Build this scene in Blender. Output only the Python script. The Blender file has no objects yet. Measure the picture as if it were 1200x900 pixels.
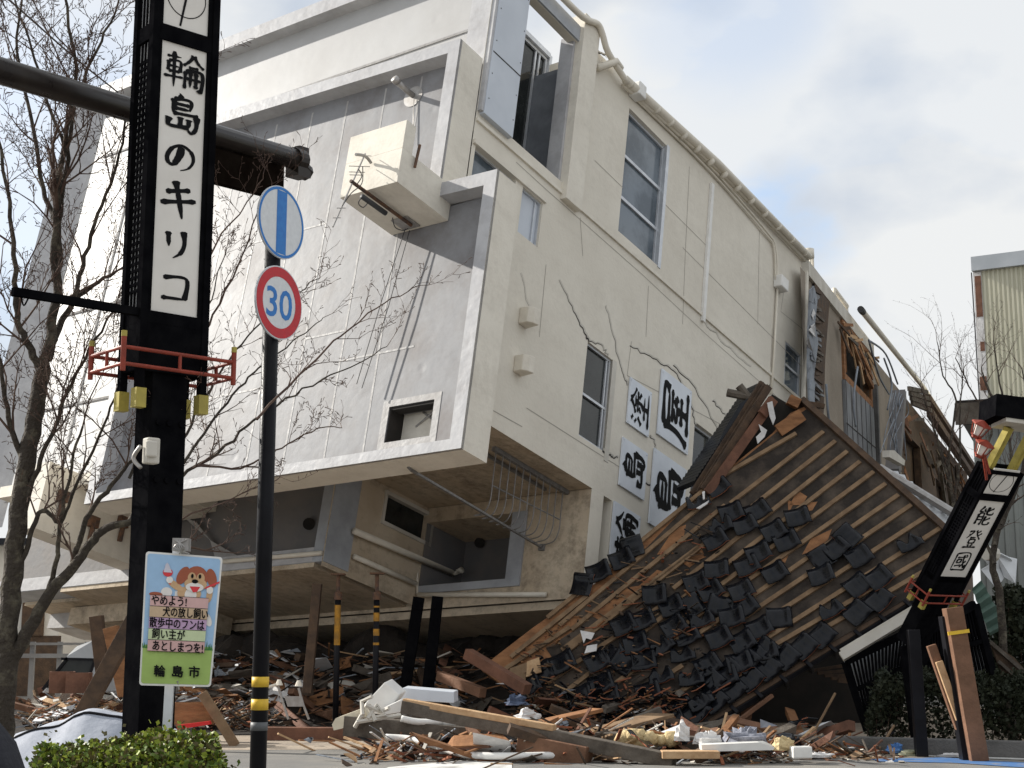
import bpy, bmesh, math, random
from mathutils import Vector, Matrix, noise
rnd = random.Random(7)
SC = bpy.context.scene
COL = SC.collection
V = Vector

# ------------------------------------------------------------------ camera
FPX = 1734.0
PITCH = math.radians(10)
CAM = V((0, 0, 1.6))
cd = bpy.data.cameras.new('camera')
cam = bpy.data.objects.new('camera', cd); COL.objects.link(cam)
cam.location = CAM; cam.rotation_euler = (math.pi/2 + PITCH, 0, 0)
cd.sensor_width = 36; cd.lens = FPX/1200*36; cd.clip_start = 0.1; cd.clip_end = 3000
SC.camera = cam
FW = V((0, math.cos(PITCH), math.sin(PITCH))); UP = V((0, -math.sin(PITCH), math.cos(PITCH))); RT = V((1, 0, 0))
def ray(x, y): return RT*((x-600)/FPX) - UP*((y-450)/FPX) + FW
def at(x, y, Y):
    d = ray(x, y); return CAM + d*(Y/d.y)
def gnd(x, y, z=0.0):
    d = ray(x, y); return CAM + d*((z-CAM.z)/d.z)
def hitp(x, y, p0, n):
    d = ray(x, y); return CAM + d*((p0-CAM).dot(n)/d.dot(n))

# ------------------------------------------------------------------ light
SUN = V((-0.796, 0.358, 0.488)).normalized()          # towards the sun
sl = bpy.data.lights.new('sun', 'SUN'); sl.energy = 5.0; sl.angle = math.radians(0.6); sl.color = (1.0, 0.95, 0.87)
so = bpy.data.objects.new('sun', sl); COL.objects.link(so)
so.rotation_euler = SUN.to_track_quat('Z', 'Y').to_euler(); so.location = (-20, 10, 40)
elev = math.asin(SUN.z); azim = math.atan2(SUN.x, SUN.y)
w = bpy.data.worlds.new('World'); SC.world = w; w.use_nodes = True
nt = w.node_tree; N = nt.nodes; Lk = nt.links; N.clear()
def wn(t, **k):
    n = N.new(t)
    for a, b in k.items(): setattr(n, a, b)
    return n
out = wn('ShaderNodeOutputWorld'); bg = wn('ShaderNodeBackground'); bg.inputs['Strength'].default_value = 0.1
sky = wn('ShaderNodeTexSky', sky_type='NISHITA', sun_disc=False)
sky.sun_elevation = elev; sky.sun_rotation = azim; sky.altitude = 20; sky.dust_density = 1.2; sky.ozone_density = 1.5
tc = wn('ShaderNodeTexCoord')
def cloud_noise(scale, detail, loc, stretch=(1, 1, 1.9), rough=0.55):
    mp = wn('ShaderNodeMapping'); mp.inputs['Location'].default_value = loc; mp.inputs['Scale'].default_value = stretch
    Lk.new(tc.outputs['Generated'], mp.inputs['Vector'])
    nz = wn('ShaderNodeTexNoise'); nz.inputs['Scale'].default_value = scale; nz.inputs['Detail'].default_value = detail
    nz.inputs['Roughness'].default_value = rough
    Lk.new(mp.outputs[0], nz.inputs['Vector']); return nz
n1 = cloud_noise(2.6, 6, (3.1, 0.4, 1.7))
n2 = cloud_noise(5.0, 7, (0.3, 2.4, 0.9), (1, 1, 1.6), 0.5)
# cloud cover: almost closed, with blue openings
rampA = wn('ShaderNodeValToRGB'); rampA.color_ramp.elements[0].position = 0.30; rampA.color_ramp.elements[1].position = 0.52
Lk.new(n1.outputs['Fac'], rampA.inputs[0])
def opening(px, py, inner, outer, amount):
    d = ray(px, py).normalized()
    dp = wn('ShaderNodeVectorMath', operation='DOT_PRODUCT'); dp.inputs[1].default_value = d
    nm = wn('ShaderNodeVectorMath', operation='NORMALIZE'); Lk.new(tc.outputs['Generated'], nm.inputs[0])
    Lk.new(nm.outputs[0], dp.inputs[0])
    ad = wn('ShaderNodeMath', operation='MULTIPLY_ADD'); ad.inputs[1].default_value = 0.0075; Lk.new(n2.outputs['Fac'], ad.inputs[0]); Lk.new(dp.outputs['Value'], ad.inputs[2])
    mr = wn('ShaderNodeMapRange'); mr.interpolation_type = 'SMOOTHSTEP'
    mr.inputs['From Min'].default_value = math.cos(outer)+0.0037; mr.inputs['From Max'].default_value = math.cos(inner)+0.0037
    mr.inputs['To Min'].default_value = 0; mr.inputs['To Max'].default_value = amount
    Lk.new(ad.outputs[0], mr.inputs['Value']); return mr.outputs[0]
ops = [opening(928, 258, 0.012, 0.050, 0.95), opening(860, -20, 0.01, 0.085, 0.3), opening(70, 210, 0.02, 0.16, 0.30)]
cov = rampA.outputs['Color']
mx = wn('ShaderNodeMath', operation='MAXIMUM'); Lk.new(cov, mx.inputs[0]); mx.inputs[1].default_value = 0.93
cov = mx.outputs[0]
for o in ops:
    sb = wn('ShaderNodeMath', operation='SUBTRACT', use_clamp=True); Lk.new(cov, sb.inputs[0]); Lk.new(o, sb.inputs[1]); cov = sb.outputs[0]
cr = wn('ShaderNodeValToRGB'); e = cr.color_ramp.elements
e[0].position = 0.30; e[0].color = (0.57, 0.645, 0.76, 1); e[1].position = 0.51; e[1].color = (0.90, 0.915, 0.92, 1)
Lk.new(n2.outputs['Fac'], cr.inputs[0])
cs = wn('ShaderNodeVectorMath', operation='SCALE'); cs.inputs['Scale'].default_value = 7.0; Lk.new(cr.outputs['Color'], cs.inputs[0])
skb = wn('ShaderNodeVectorMath', operation='SCALE'); skb.inputs['Scale'].default_value = 1.7; Lk.new(sky.outputs[0], skb.inputs[0])
mix = wn('ShaderNodeMix', data_type='RGBA'); Lk.new(cov, mix.inputs[0]); Lk.new(skb.outputs[0], mix.inputs[6]); Lk.new(cs.outputs[0], mix.inputs[7])
Lk.new(mix.outputs[2], bg.inputs['Color']); Lk.new(bg.outputs[0], out.inputs[0])
SC.view_settings.view_transform = 'Standard'; SC.view_settings.look = 'None'
SC.view_settings.exposure = 0.46; SC.view_settings.gamma = 1; SC.view_settings.use_curve_mapping = False
SC.render.engine = 'CYCLES'
SC.cycles.max_bounces = 6; SC.cycles.diffuse_bounces = 4

# ------------------------------------------------------------------ materials
MATS = {}
def mat(name, col, rough=0.7, col2=None, scale=3.0, amt=0.5, bump=0.0, bscale=None, metal=0.0, spec=0.28, stretch=None, detail=6, dots=None, lo=0.35, hi=0.65, grime=None):
    if name in MATS: return MATS[name]
    m = bpy.data.materials.new(name); m.use_nodes = True
    t = m.node_tree; b = t.nodes['Principled BSDF']
    b.inputs['Roughness'].default_value = rough; b.inputs['Metallic'].default_value = metal
    b.inputs['Specular IOR Level'].default_value = spec
    col = tuple(col)+(1,)
    b.inputs['Base Color'].default_value = col
    tcn = t.nodes.new('ShaderNodeTexCoord')
    vec = tcn.outputs['Object']
    if stretch:
        mp = t.nodes.new('ShaderNodeMapping'); mp.inputs['Scale'].default_value = stretch
        t.links.new(vec, mp.inputs['Vector']); vec = mp.outputs[0]
    if col2 is not None:
        nz = t.nodes.new('ShaderNodeTexNoise'); nz.inputs['Scale'].default_value = scale; nz.inputs['Detail'].default_value = detail
        nz.inputs['Roughness'].default_value = 0.6
        t.links.new(vec, nz.inputs['Vector'])
        r = t.nodes.new('ShaderNodeValToRGB'); r.color_ramp.elements[0].position = lo; r.color_ramp.elements[1].position = hi
        r.color_ramp.elements[0].color = col; r.color_ramp.elements[1].color = tuple(c0*(1-amt)+c1*amt for c0, c1 in zip(col[:3], col2))+(1,)
        t.links.new(nz.outputs['Fac'], r.inputs[0]); t.links.new(r.outputs[0], b.inputs['Base Color'])
        rr = t.nodes.new('ShaderNodeMapRange'); rr.inputs['To Min'].default_value = max(0.03, rough-0.12); rr.inputs['To Max'].default_value = min(1, rough+0.12)
        t.links.new(nz.outputs['Fac'], rr.inputs['Value']); t.links.new(rr.outputs[0], b.inputs['Roughness'])
    if grime:
        gcol, gamt = grime; src = b.inputs['Base Color'].links[0].from_socket if b.inputs['Base Color'].links else None
        g1 = t.nodes.new('ShaderNodeTexNoise'); g1.inputs['Scale'].default_value = 0.45; g1.inputs['Detail'].default_value = 12; g1.inputs['Roughness'].default_value = 0.72; g1.inputs['Distortion'].default_value = 0.6
        # weathering runs along the storeys of the fallen building (its old vertical)
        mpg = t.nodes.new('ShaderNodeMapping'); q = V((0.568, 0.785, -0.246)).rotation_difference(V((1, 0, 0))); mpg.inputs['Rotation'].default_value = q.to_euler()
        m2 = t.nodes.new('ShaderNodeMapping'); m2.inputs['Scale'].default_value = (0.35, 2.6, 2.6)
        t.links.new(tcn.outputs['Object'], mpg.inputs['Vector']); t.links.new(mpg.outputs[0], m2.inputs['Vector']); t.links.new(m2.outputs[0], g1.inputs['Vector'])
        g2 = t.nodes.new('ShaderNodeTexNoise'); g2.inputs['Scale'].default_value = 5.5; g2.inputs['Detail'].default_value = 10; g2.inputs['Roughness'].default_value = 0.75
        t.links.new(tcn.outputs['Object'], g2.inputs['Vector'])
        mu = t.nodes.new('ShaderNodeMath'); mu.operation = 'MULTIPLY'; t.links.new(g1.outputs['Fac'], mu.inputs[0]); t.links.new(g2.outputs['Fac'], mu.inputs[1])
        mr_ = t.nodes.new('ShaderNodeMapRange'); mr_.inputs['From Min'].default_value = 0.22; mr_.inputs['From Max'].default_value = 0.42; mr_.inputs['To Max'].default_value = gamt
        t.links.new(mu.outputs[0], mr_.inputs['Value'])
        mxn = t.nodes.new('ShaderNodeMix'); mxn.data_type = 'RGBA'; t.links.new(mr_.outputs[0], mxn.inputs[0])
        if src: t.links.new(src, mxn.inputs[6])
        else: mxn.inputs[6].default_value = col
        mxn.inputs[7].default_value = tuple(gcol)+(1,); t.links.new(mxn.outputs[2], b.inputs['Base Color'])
    if bump > 0 or dots:
        hgt = None
        if bump > 0:
            n2_ = t.nodes.new('ShaderNodeTexNoise'); n2_.inputs['Scale'].default_value = bscale or scale*4; n2_.inputs['Detail'].default_value = 5
            t.links.new(vec, n2_.inputs['Vector']); hgt = n2_.outputs['Fac']
        if dots:
            vo = t.nodes.new('ShaderNodeTexVoronoi'); vo.inputs['Scale'].default_value = dots; vo.inputs['Randomness'].default_value = 0.55
            t.links.new(tcn.outputs['Object'], vo.inputs['Vector'])
            mr = t.nodes.new('ShaderNodeMapRange'); mr.interpolation_type = 'SMOOTHSTEP'; mr.inputs['From Max'].default_value = 0.16; mr.inputs['To Max'].default_value = 1.0
            t.links.new(vo.outputs['Distance'], mr.inputs['Value'])
            if hgt:
                ad = t.nodes.new('ShaderNodeMath'); ad.operation = 'MULTIPLY_ADD'; ad.inputs[1].default_value = 0.5
                t.links.new(mr.outputs[0], ad.inputs[0]); t.links.new(hgt, ad.inputs[2]); hgt = ad.outputs[0]
            else: hgt = mr.outputs[0]
        bp = t.nodes.new('ShaderNodeBump'); bp.inputs['Strength'].default_value = bump if bump > 0 else 0.2; bp.inputs['Distance'].default_value = 0.05
        t.links.new(hgt, bp.inputs['Height']); t.links.new(bp.outputs[0], b.inputs['Normal'])
    MATS[name] = m; return m

M_ASPH = mat('asphalt', (0.15, 0.148, 0.145), 0.9, (0.24, 0.225, 0.20), 0.6, 1, 0.3, 60)
M_DUST = mat('dusty_pavement', (0.42, 0.35, 0.27), 0.95, (0.26, 0.22, 0.18), 1.1, 1, 0.4, 25)
M_KERB = mat('kerb_concrete', (0.16, 0.155, 0.15), 0.9, (0.09, 0.09, 0.085), 2, 1, 0.4, 30)
M_WHITEP = mat('road_white_paint', (0.62, 0.62, 0.60), 0.8, (0.30, 0.28, 0.26), 3, 1, 0, lo=0.5, hi=0.7)
M_BLUEP = mat('road_blue_paint', (0.06, 0.15, 0.34), 0.85, (0.19, 0.20, 0.22), 4, 1, 0, lo=0.5, hi=0.7)
M_WALL = mat('cream_wall_paint', (0.74, 0.695, 0.605), 0.75, (0.67, 0.625, 0.54), 0.55, 1, 0.12, 14, grime=((0.40, 0.36, 0.30), 0.26))
M_WALL2 = mat('cream_trim_paint', (0.76, 0.715, 0.625), 0.7, (0.69, 0.645, 0.56), 1.2, 1, 0.1, 18, grime=((0.38, 0.34, 0.28), 0.35))
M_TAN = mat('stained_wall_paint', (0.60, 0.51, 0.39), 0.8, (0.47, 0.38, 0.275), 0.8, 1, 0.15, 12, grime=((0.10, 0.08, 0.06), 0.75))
M_MEMB = mat('roof_membrane', (0.25, 0.253, 0.265), 0.42, (0.125, 0.108, 0.103), 0.7, 1, 0.12, 2.4, dots=1.25, lo=0.46, hi=0.76, grime=((0.13, 0.11, 0.10), 0.35))
M_MEMB2 = mat('upper_roof_membrane', (0.46, 0.46, 0.46), 0.45, (0.40, 0.396, 0.392), 0.7, 1, 0.1, 2.0, dots=0.95)
M_SEAM = mat('membrane_seam', (0.42, 0.415, 0.41), 0.4, (0.33, 0.315, 0.305), 2.5, 1, 0.15, 9)
M_CAP = mat('parapet_cap_sheet', (0.50, 0.50, 0.51), 0.35, (0.39, 0.39, 0.405), 1.4, 1, 0.18, 5, grime=((0.25, 0.23, 0.22), 0.4))
M_GREYM = mat('grey_flashing', (0.40, 0.42, 0.45), 0.45, (0.30, 0.315, 0.34), 1.8, 1, 0.1, 9)
M_DKMEMB = mat('old_grey_membrane', (0.15, 0.15, 0.155), 0.7, (0.20, 0.185, 0.175), 1.3, 1, 0.15, 7)
M_ALU = mat('aluminium_frame', (0.62, 0.64, 0.67), 0.35, (0.52, 0.54, 0.57), 5, 1, 0, metal=0.4)
M_PANEL = mat('grey_panel', (0.57, 0.61, 0.67), 0.4, (0.52, 0.56, 0.62), 1.2, 1)
M_GLASS = mat('window_glass', (0.012, 0.014, 0.014), 0.05, (0.035, 0.038, 0.036), 1.6, 1, 0, spec=0.35)
M_GLASSB = mat('curtained_glass', (0.15, 0.18, 0.21), 0.06, (0.05, 0.07, 0.09), 1.1, 1, 0, spec=0.6, lo=0.4, hi=0.6)
M_DARK = mat('shade_black', (0.018, 0.017, 0.016), 0.9, (0.035, 0.03, 0.026), 2, 1)  # near black standing in for the shade inside openings and hollows
M_TSHADE = mat('terrace_shade_grey', (0.20, 0.215, 0.235), 0.7, (0.14, 0.15, 0.17), 2, 1)  # grey that stands in for shade inside the terrace
M_CRACK = mat('crack_shadow_gap', (0.045, 0.04, 0.036), 1.0)
M_JOINT = mat('wall_joint', (0.36, 0.33, 0.285), 0.9)
M_PLASTIC = mat('cream_plastic_pipe', (0.74, 0.69, 0.59), 0.4, (0.66, 0.61, 0.52), 3, 1)
M_WHITE = mat('white_plastic', (0.80, 0.79, 0.76), 0.4, (0.70, 0.69, 0.66), 4, 1)
M_SIGNW = mat('white_sign_board', (0.70, 0.74, 0.80), 0.35, (0.62, 0.66, 0.72), 1.5, 1)
M_INK = mat('black_ink', (0.008, 0.008, 0.009), 0.6, spec=0.08)
M_RUST = mat('rusty_steel', (0.17, 0.085, 0.045), 0.75, (0.06, 0.045, 0.04), 9, 1, 0.2, 40)
M_WIRE = mat('dark_cable', (0.05, 0.05, 0.052), 0.6)
M_STEEL = mat('galvanised_steel', (0.42, 0.41, 0.40), 0.45, (0.30, 0.28, 0.26), 8, 1, 0, metal=0.5)
M_BLACK = mat('black_painted_steel', (0.004, 0.004, 0.005), 0.6, (0.008, 0.008, 0.009), 6, 1, 0.05, 40, spec=0.0)
M_BLACK2 = mat('black_coated_pole', (0.009, 0.009, 0.011), 0.4, (0.015, 0.015, 0.018), 3, 1, 0.06, 60, spec=0.10)
M_LANT = mat('lantern_panel', (0.80, 0.77, 0.72), 0.45, (0.72, 0.685, 0.635), 2.2, 1)
M_RED = mat('vermilion_paint', (0.30, 0.05, 0.028), 0.55, (0.20, 0.038, 0.024), 9, 1, 0.05, 40)
M_YEL = mat('ochre_yellow_paint', (0.46, 0.38, 0.08), 0.55, (0.34, 0.28, 0.07), 7, 1)
M_YELB = mat('yellow_band', (0.80, 0.52, 0.04), 0.45, (0.62, 0.40, 0.05), 14, 1)
M_ORG = mat('worn_orange_paint', (0.50, 0.24, 0.02), 0.6, (0.22, 0.12, 0.03), 9, 1)
M_GREYB = mat('grey_band', (0.12, 0.125, 0.13), 0.5)
M_RGREY = mat('sign_reflective_white', (0.70, 0.72, 0.74), 0.4, (0.63, 0.65, 0.67), 25, 1)
M_RBLUE = mat('sign_blue', (0.02, 0.16, 0.50), 0.4, (0.03, 0.20, 0.55), 20, 1)
M_RRED = mat('sign_red', (0.55, 0.02, 0.03), 0.4, (0.45, 0.03, 0.04), 20, 1)
M_EAVE = mat('dark_bronze_gutter', (0.018, 0.014, 0.013), 0.3, (0.03, 0.024, 0.02), 5, 1, spec=0.13)
M_BARK = mat('tree_bark', (0.055, 0.045, 0.036), 0.95, (0.17, 0.15, 0.11), 9, 1, 0.8, 30, lo=0.5, hi=0.75)
M_TWIG = mat('twig_bark', (0.075, 0.045, 0.036), 0.9, (0.12, 0.08, 0.06), 6, 1)
M_TILE = mat('black_glazed_tile', (0.004, 0.005, 0.007), 0.17, (0.012, 0.013, 0.017), 5, 1, 0.0, spec=0.24)
M_TERRA = mat('broken_tile_clay', (0.33, 0.12, 0.06), 0.9, (0.22, 0.085, 0.05), 8, 1)
M_FELT = mat('roof_felt', (0.030, 0.024, 0.020), 0.9, (0.115, 0.09, 0.07), 1.5, 1, 0.3, 12, lo=0.42, hi=0.72)
M_WOOD = mat('weathered_orange_wood', (0.34, 0.165, 0.075), 0.85, (0.19, 0.092, 0.045), 2.5, 1, 0.3, 14, stretch=(1, 1, 3))
M_BATT = mat('batten_wood', (0.27, 0.18, 0.105), 0.85, (0.17, 0.11, 0.065), 4, 1, 0.2, 20)
M_WOODD = mat('dark_old_timber', (0.055, 0.038, 0.028), 0.85, (0.11, 0.07, 0.045), 4, 1, 0.3, 20)
M_WOODG = mat('grey_old_timber', (0.15, 0.128, 0.105), 0.9, (0.075, 0.062, 0.05), 3, 1, 0.4, 16)
M_WOODR = mat('reddish_timber', (0.20, 0.095, 0.06), 0.8, (0.12, 0.06, 0.04), 3, 1, 0.3, 16)
M_WOODL = mat('fresh_split_wood', (0.56, 0.38, 0.22), 0.85, (0.42, 0.26, 0.14), 5, 1, 0.3, 18)
M_TIMBB = mat('prop_timber', (0.22, 0.115, 0.07), 0.8, (0.14, 0.075, 0.045), 3, 1, 0.3, 16)
M_MORT = mat('brown_mortar', (0.31, 0.265, 0.215), 0.95, (0.23, 0.195, 0.155), 0.5, 1, 0.35, 10)
M_LATH = mat('grey_lath_boards', (0.24, 0.25, 0.26), 0.9, (0.17, 0.17, 0.175), 1.2, 1, 0.3, 10)
M_COPE = mat('pale_coping', (0.62, 0.59, 0.53), 0.7, (0.50, 0.47, 0.41), 1.5, 1)
M_TORN = mat('torn_grey_sheet', (0.27, 0.30, 0.34), 0.7, (0.16, 0.17, 0.19), 1.6, 1, 0.5, 6)
M_CORR = mat('yellow_corrugated_cladding', (0.60, 0.585, 0.46), 0.6, (0.54, 0.525, 0.41), 0.5, 1)
M_CORRW = mat('white_corrugated_sheet', (0.66, 0.68, 0.70), 0.5, (0.50, 0.51, 0.52), 1.5, 1)
M_SHED = mat('grey_shed_cladding', (0.30, 0.32, 0.30), 0.7, (0.24, 0.25, 0.24), 0.6, 1)
M_FOAM = mat('yellow_foam', (0.66, 0.53, 0.30), 0.95, (0.48, 0.36, 0.19), 6, 1, 0.8, 20)
M_TARP = mat('pale_tarp', (0.36, 0.385, 0.44), 0.65, (0.28, 0.30, 0.35), 2.2, 1, 0.3, 6)
M_CLOTH = mat('dark_navy_cloth', (0.014, 0.015, 0.020), 0.85, (0.028, 0.029, 0.036), 7, 1, 0.3, 40)
M_LEAFS = [mat('hedge_leaf_%s' % n, c, 0.5, c2, 4, 1) for n, c, c2 in (('bright', (0.34, 0.38, 0.045), (0.22, 0.29, 0.04)), ('mid', (0.13, 0.19, 0.03), (0.08, 0.13, 0.025)), ('olive', (0.13, 0.11, 0.035), (0.08, 0.07, 0.03)))]
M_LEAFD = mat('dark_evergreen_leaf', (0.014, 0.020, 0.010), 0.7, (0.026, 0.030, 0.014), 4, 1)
M_CAR = mat('pale_car_paint', (0.55, 0.56, 0.57), 0.25, (0.45, 0.46, 0.47), 2, 1)
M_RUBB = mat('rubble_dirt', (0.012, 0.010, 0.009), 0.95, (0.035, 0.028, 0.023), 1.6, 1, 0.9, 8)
M_PAPER = mat('crumpled_white_sheet', (0.72, 0.71, 0.70), 0.7, (0.55, 0.54, 0.53), 4, 1, 0.3, 20)
M_REDC = mat('red_plastic', (0.60, 0.03, 0.03), 0.5)
M_BLUEC = mat('blue_plastic', (0.05, 0.16, 0.42), 0.5, (0.10, 0.22, 0.45), 6, 1)
M_OLDW = mat('pale_house_wall', (0.66, 0.64, 0.60), 0.8, (0.58, 0.56, 0.52), 0.8, 1)
def flat(name, c, r=0.45): return mat(name, c, r, tuple(x*0.9 for x in c), 12, 1)

# ------------------------------------------------------------------ mesh helpers
class MB:
    def __init__(s): s.v = []; s.f = []; s.mi = []; s.cur = 0; s.uvs = None
    def face(s, pts):
        i = len(s.v); s.v += [V(p) for p in pts]; s.f.append(tuple(range(i, i+len(pts)))); s.mi.append(s.cur)
    def hexa(s, p):            # p: 4 bottom, 4 top (same order)
        i = len(s.v); s.v += [V(q) for q in p]
        for q in ((0, 1, 2, 3), (4, 5, 6, 7), (0, 1, 5, 4), (1, 2, 6, 5), (2, 3, 7, 6), (3, 0, 4, 7)):
            s.f.append(tuple(i+k for k in q)); s.mi.append(s.cur)
    def box(s, o, X, Y, Z, x0, x1, y0, y1, z0, z1):
        s.hexa([o+X*a+Y*b+Z*c for c in (z0, z1) for a, b in ((x0, y0), (x1, y0), (x1, y1), (x0, y1))])
    def wbox(s, x0, x1, y0, y1, z0, z1): s.box(V((0, 0, 0)), V((1, 0, 0)), V((0, 1, 0)), V((0, 0, 1)), x0, x1, y0, y1, z0, z1)
    def prism(s, pts, d):
        n = len(pts); i = len(s.v); d = V(d)
        s.v += [V(p) for p in pts]+[V(p)+d for p in pts]
        s.f.append(tuple(range(i, i+n))); s.mi.append(s.cur)
        s.f.append(tuple(range(i+n, i+2*n))); s.mi.append(s.cur)
        for k in range(n):
            l = (k+1) % n; s.f.append((i+k, i+l, i+n+l, i+n+k)); s.mi.append(s.cur)
    def beam(s, p, q, w_, h, upv=None, taper=1.0):
        p, q = V(p), V(q); d = (q-p).normalized(); u = V(upv) if upv is not None else V((0, 0, 1))
        if abs(d.dot(u.normalized())) > 0.97: u = V((0, -1, 0))
        x = d.cross(u).normalized(); y = x.cross(d).normalized()
        a, b = x*w_/2, y*h/2
        s.hexa([p-a-b, p+a-b, p+a+b, p-a+b, q-a*taper-b*taper, q+a*taper-b*taper, q+a*taper+b*taper, q-a*taper+b*taper])
    def tube(s, pts, r, n=8, cap=True):
        pts = [V(p) for p in pts]; m = len(pts)
        if not isinstance(r, (list, tuple)): r = [r]*m
        base = len(s.v); px = None
        for k in range(m):
            t = (pts[min(k+1, m-1)]-pts[max(k-1, 0)])
            t = t.normalized() if t.length > 1e-9 else V((0, 0, 1))
            if px is None:
                u = V((0, 0, 1)) if abs(t.z) < 0.9 else V((1, 0, 0)); px = t.cross(u).normalized()
            px = (px-t*px.dot(t)).normalized(); py = t.cross(px)
            for j in range(n):
                a = 2*math.pi*j/n; s.v.append(pts[k]+(px*math.cos(a)+py*math.sin(a))*r[k])
        for k in range(m-1):
            for j in range(n):
                l = (j+1) % n
                s.f.append((base+k*n+j, base+k*n+l, base+(k+1)*n+l, base+(k+1)*n+j)); s.mi.append(s.cur)
        if cap:
            s.f.append(tuple(base+j for j in range(n))); s.mi.append(s.cur)
            s.f.append(tuple(base+(m-1)*n+j for j in range(n))); s.mi.append(s.cur)
    def disc(s, c, X, Y, rx, ry, n=32):
        s.face([c+X*rx*math.cos(2*math.pi*k/n)+Y*ry*math.sin(2*math.pi*k/n) for k in range(n)])
    def ring(s, c, X, Y, r0, r1, n=40, asp=1.0):
        for k in range(n):
            a, b = 2*math.pi*k/n, 2*math.pi*(k+1)/n
            p = lambda r, t: c+X*r*math.cos(t)+Y*r*asp*math.sin(t)
            s.face([p(r0, a), p(r1, a), p(r1, b), p(r0, b)])
    def build(s, name, mats, parent=None, smooth=False, bevel=0.0, normals=True, base=None):
        me = bpy.data.meshes.new(name)
        if parent is not None: org = parent_world(parent)
        elif base is not None: org = V(base)
        else:
            xs = [p.x for p in s.v]; ys = [p.y for p in s.v]; zs = [p.z for p in s.v]
            org = V(((min(xs)+max(xs))/2, (min(ys)+max(ys))/2, min(zs)))
        me.from_pydata([tuple(p-org) for p in s.v], [], s.f)
        if not isinstance(mats, (list, tuple)): mats = [mats]
        for m in mats: me.materials.append(m)
        me.polygons.foreach_set('material_index', s.mi)
        if normals or bevel:
            bm = bmesh.new(); bm.from_mesh(me)
            if normals: bmesh.ops.recalc_face_normals(bm, faces=bm.faces)
            bm.to_mesh(me); bm.free()
        if smooth:
            me.polygons.foreach_set('use_smooth', [True]*len(me.polygons))
        o = bpy.data.objects.new(name, me); COL.objects.link(o)
        if parent is not None: o.parent = parent
        else: o.location = org
        if bevel:
            md = o.modifiers.new('bevel', 'BEVEL'); md.width = bevel; md.segments = 2; md.limit_method = 'ANGLE'
        return o
ORG = {}
def parent_world(p):
    t = V(p.location)
    while p.parent is not None: p = p.parent; t = t+V(p.location)
    return t
def tag(o, label=None, cat=None, group=None, kind=None):
    if label: o['label'] = label
    if cat: o['category'] = cat
    if group: o['group'] = group
    if kind: o['kind'] = kind
    return o
def empty(name, loc, label, cat, group=None):
    o = bpy.data.objects.new(name, None); COL.objects.link(o); o.location = loc; o.empty_display_size = 0.2
    return tag(o, label, cat, group)
def catmull(pts, n=6):
    P = [pts[0]]+list(pts)+[pts[-1]]; r = []
    for i in range(1, len(P)-2):
        for k in range(n):
            t = k/n; a, b, c, d = P[i-1], P[i], P[i+1], P[i+2]
            r.append(0.5*((2*b)+(c-a)*t+(2*a-5*b+4*c-d)*t*t+(3*b-a-3*c+d)*t**3))
    r.append(P[-2]); return r

# brush lettering: strokes on a 100x100 square, y down
GLYPH = {
 '輪': [[(10,19),(44,16)],[(14,31),(13,58)],[(14,31),(42,28),(41,57)],[(15,44),(40,43)],[(14,58),(41,56)],[(3,73),(49,69)],[(27,4),(27,98)],
       [(74,3),(64,20),(49,35)],[(74,3),(84,20),(99,33)],[(62,37),(86,35)],[(54,49),(53,96)],[(54,49),(94,46),(93,94),(87,90)],[(55,68),(92,67)],[(67,49),(66,90)],[(80,48),(80,90)]],
 '島': [[(50,1),(41,12)],[(30,15),(29,53)],[(30,15),(70,13),(69,40)],[(31,27),(68,26)],[(31,39),(69,38)],[(29,53),(60,51),(90,49)],[(86,50),(85,82),(74,97),(64,88)],[(47,60),(47,84)],[(20,66),(21,87),(68,84)],[(67,62),(67,84)]],
 'の': [[(54,20),(48,48),(32,78),(17,76),(13,55),(28,27),(56,15),(82,30),(89,56),(76,82),(52,95)]],
 'キ': [[(20,34),(78,20)],[(8,64),(92,46)],[(42,2),(50,40),(60,98)]],
 'リ': [[(24,14),(27,62)],[(70,6),(74,46),(64,78),(40,99)]],
 'コ': [[(14,20),(84,16),(80,86)],[(10,86),(84,83)]],
 '能': [[(30,3),(12,30),(44,26)],[(36,15),(49,33)],[(14,42),(13,97)],[(14,42),(44,40),(44,95),(36,90)],[(15,58),(43,57)],[(15,73),(43,72)],
       [(62,5),(60,40),(92,43),(96,31)],[(91,11),(63,26)],[(62,52),(60,92),(93,94),(97,82)],[(93,60),(63,75)]],
 '登': [[(14,15),(42,12),(10,50)],[(18,27),(30,35)],[(56,5),(70,30),(95,53)],[(82,7),(64,21)],[(94,20),(76,33)],[(32,45),(67,43)],[(34,55),(34,75)],[(34,55),(68,53),(67,74)],[(35,74),(67,72)],[(37,80),(44,90)],[(65,78),(56,91)],[(10,96),(92,93)]],
 '國': [[(10,9),(9,97)],[(10,9),(91,8),(91,97)],[(10,95),(91,94)],[(20,29),(82,26)],[(26,40),(26,57)],[(26,40),(48,39),(48,56)],[(26,57),(48,56)],[(20,74),(55,68)],[(57,15),(64,50),(80,82),(85,66)],[(79,45),(54,80)],[(68,14),(78,22)]],
 '塗': [[(8,9),(19,18)],[(4,27),(14,36)],[(5,62),(21,42)],[(58,1),(46,16),(28,29)],[(58,1),(72,16),(92,28)],[(44,27),(74,25)],[(33,39),(87,37)],[(58,27),(58,60),(51,56)],[(46,44),(35,57)],[(70,43),(85,55)],[(22,75),(82,73)],[(52,62),(52,94)],[(6,96),(96,94)]],
 '屋': [[(16,9),(83,7),(82,27)],[(19,27),(81,25)],[(18,9),(16,60),(2,98)],[(28,39),(86,37)],[(52,39),(34,56),(72,54)],[(62,44),(77,59)],[(31,73),(81,71)],[(54,58),(54,94)],[(20,96),(96,94)]],
}
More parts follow.
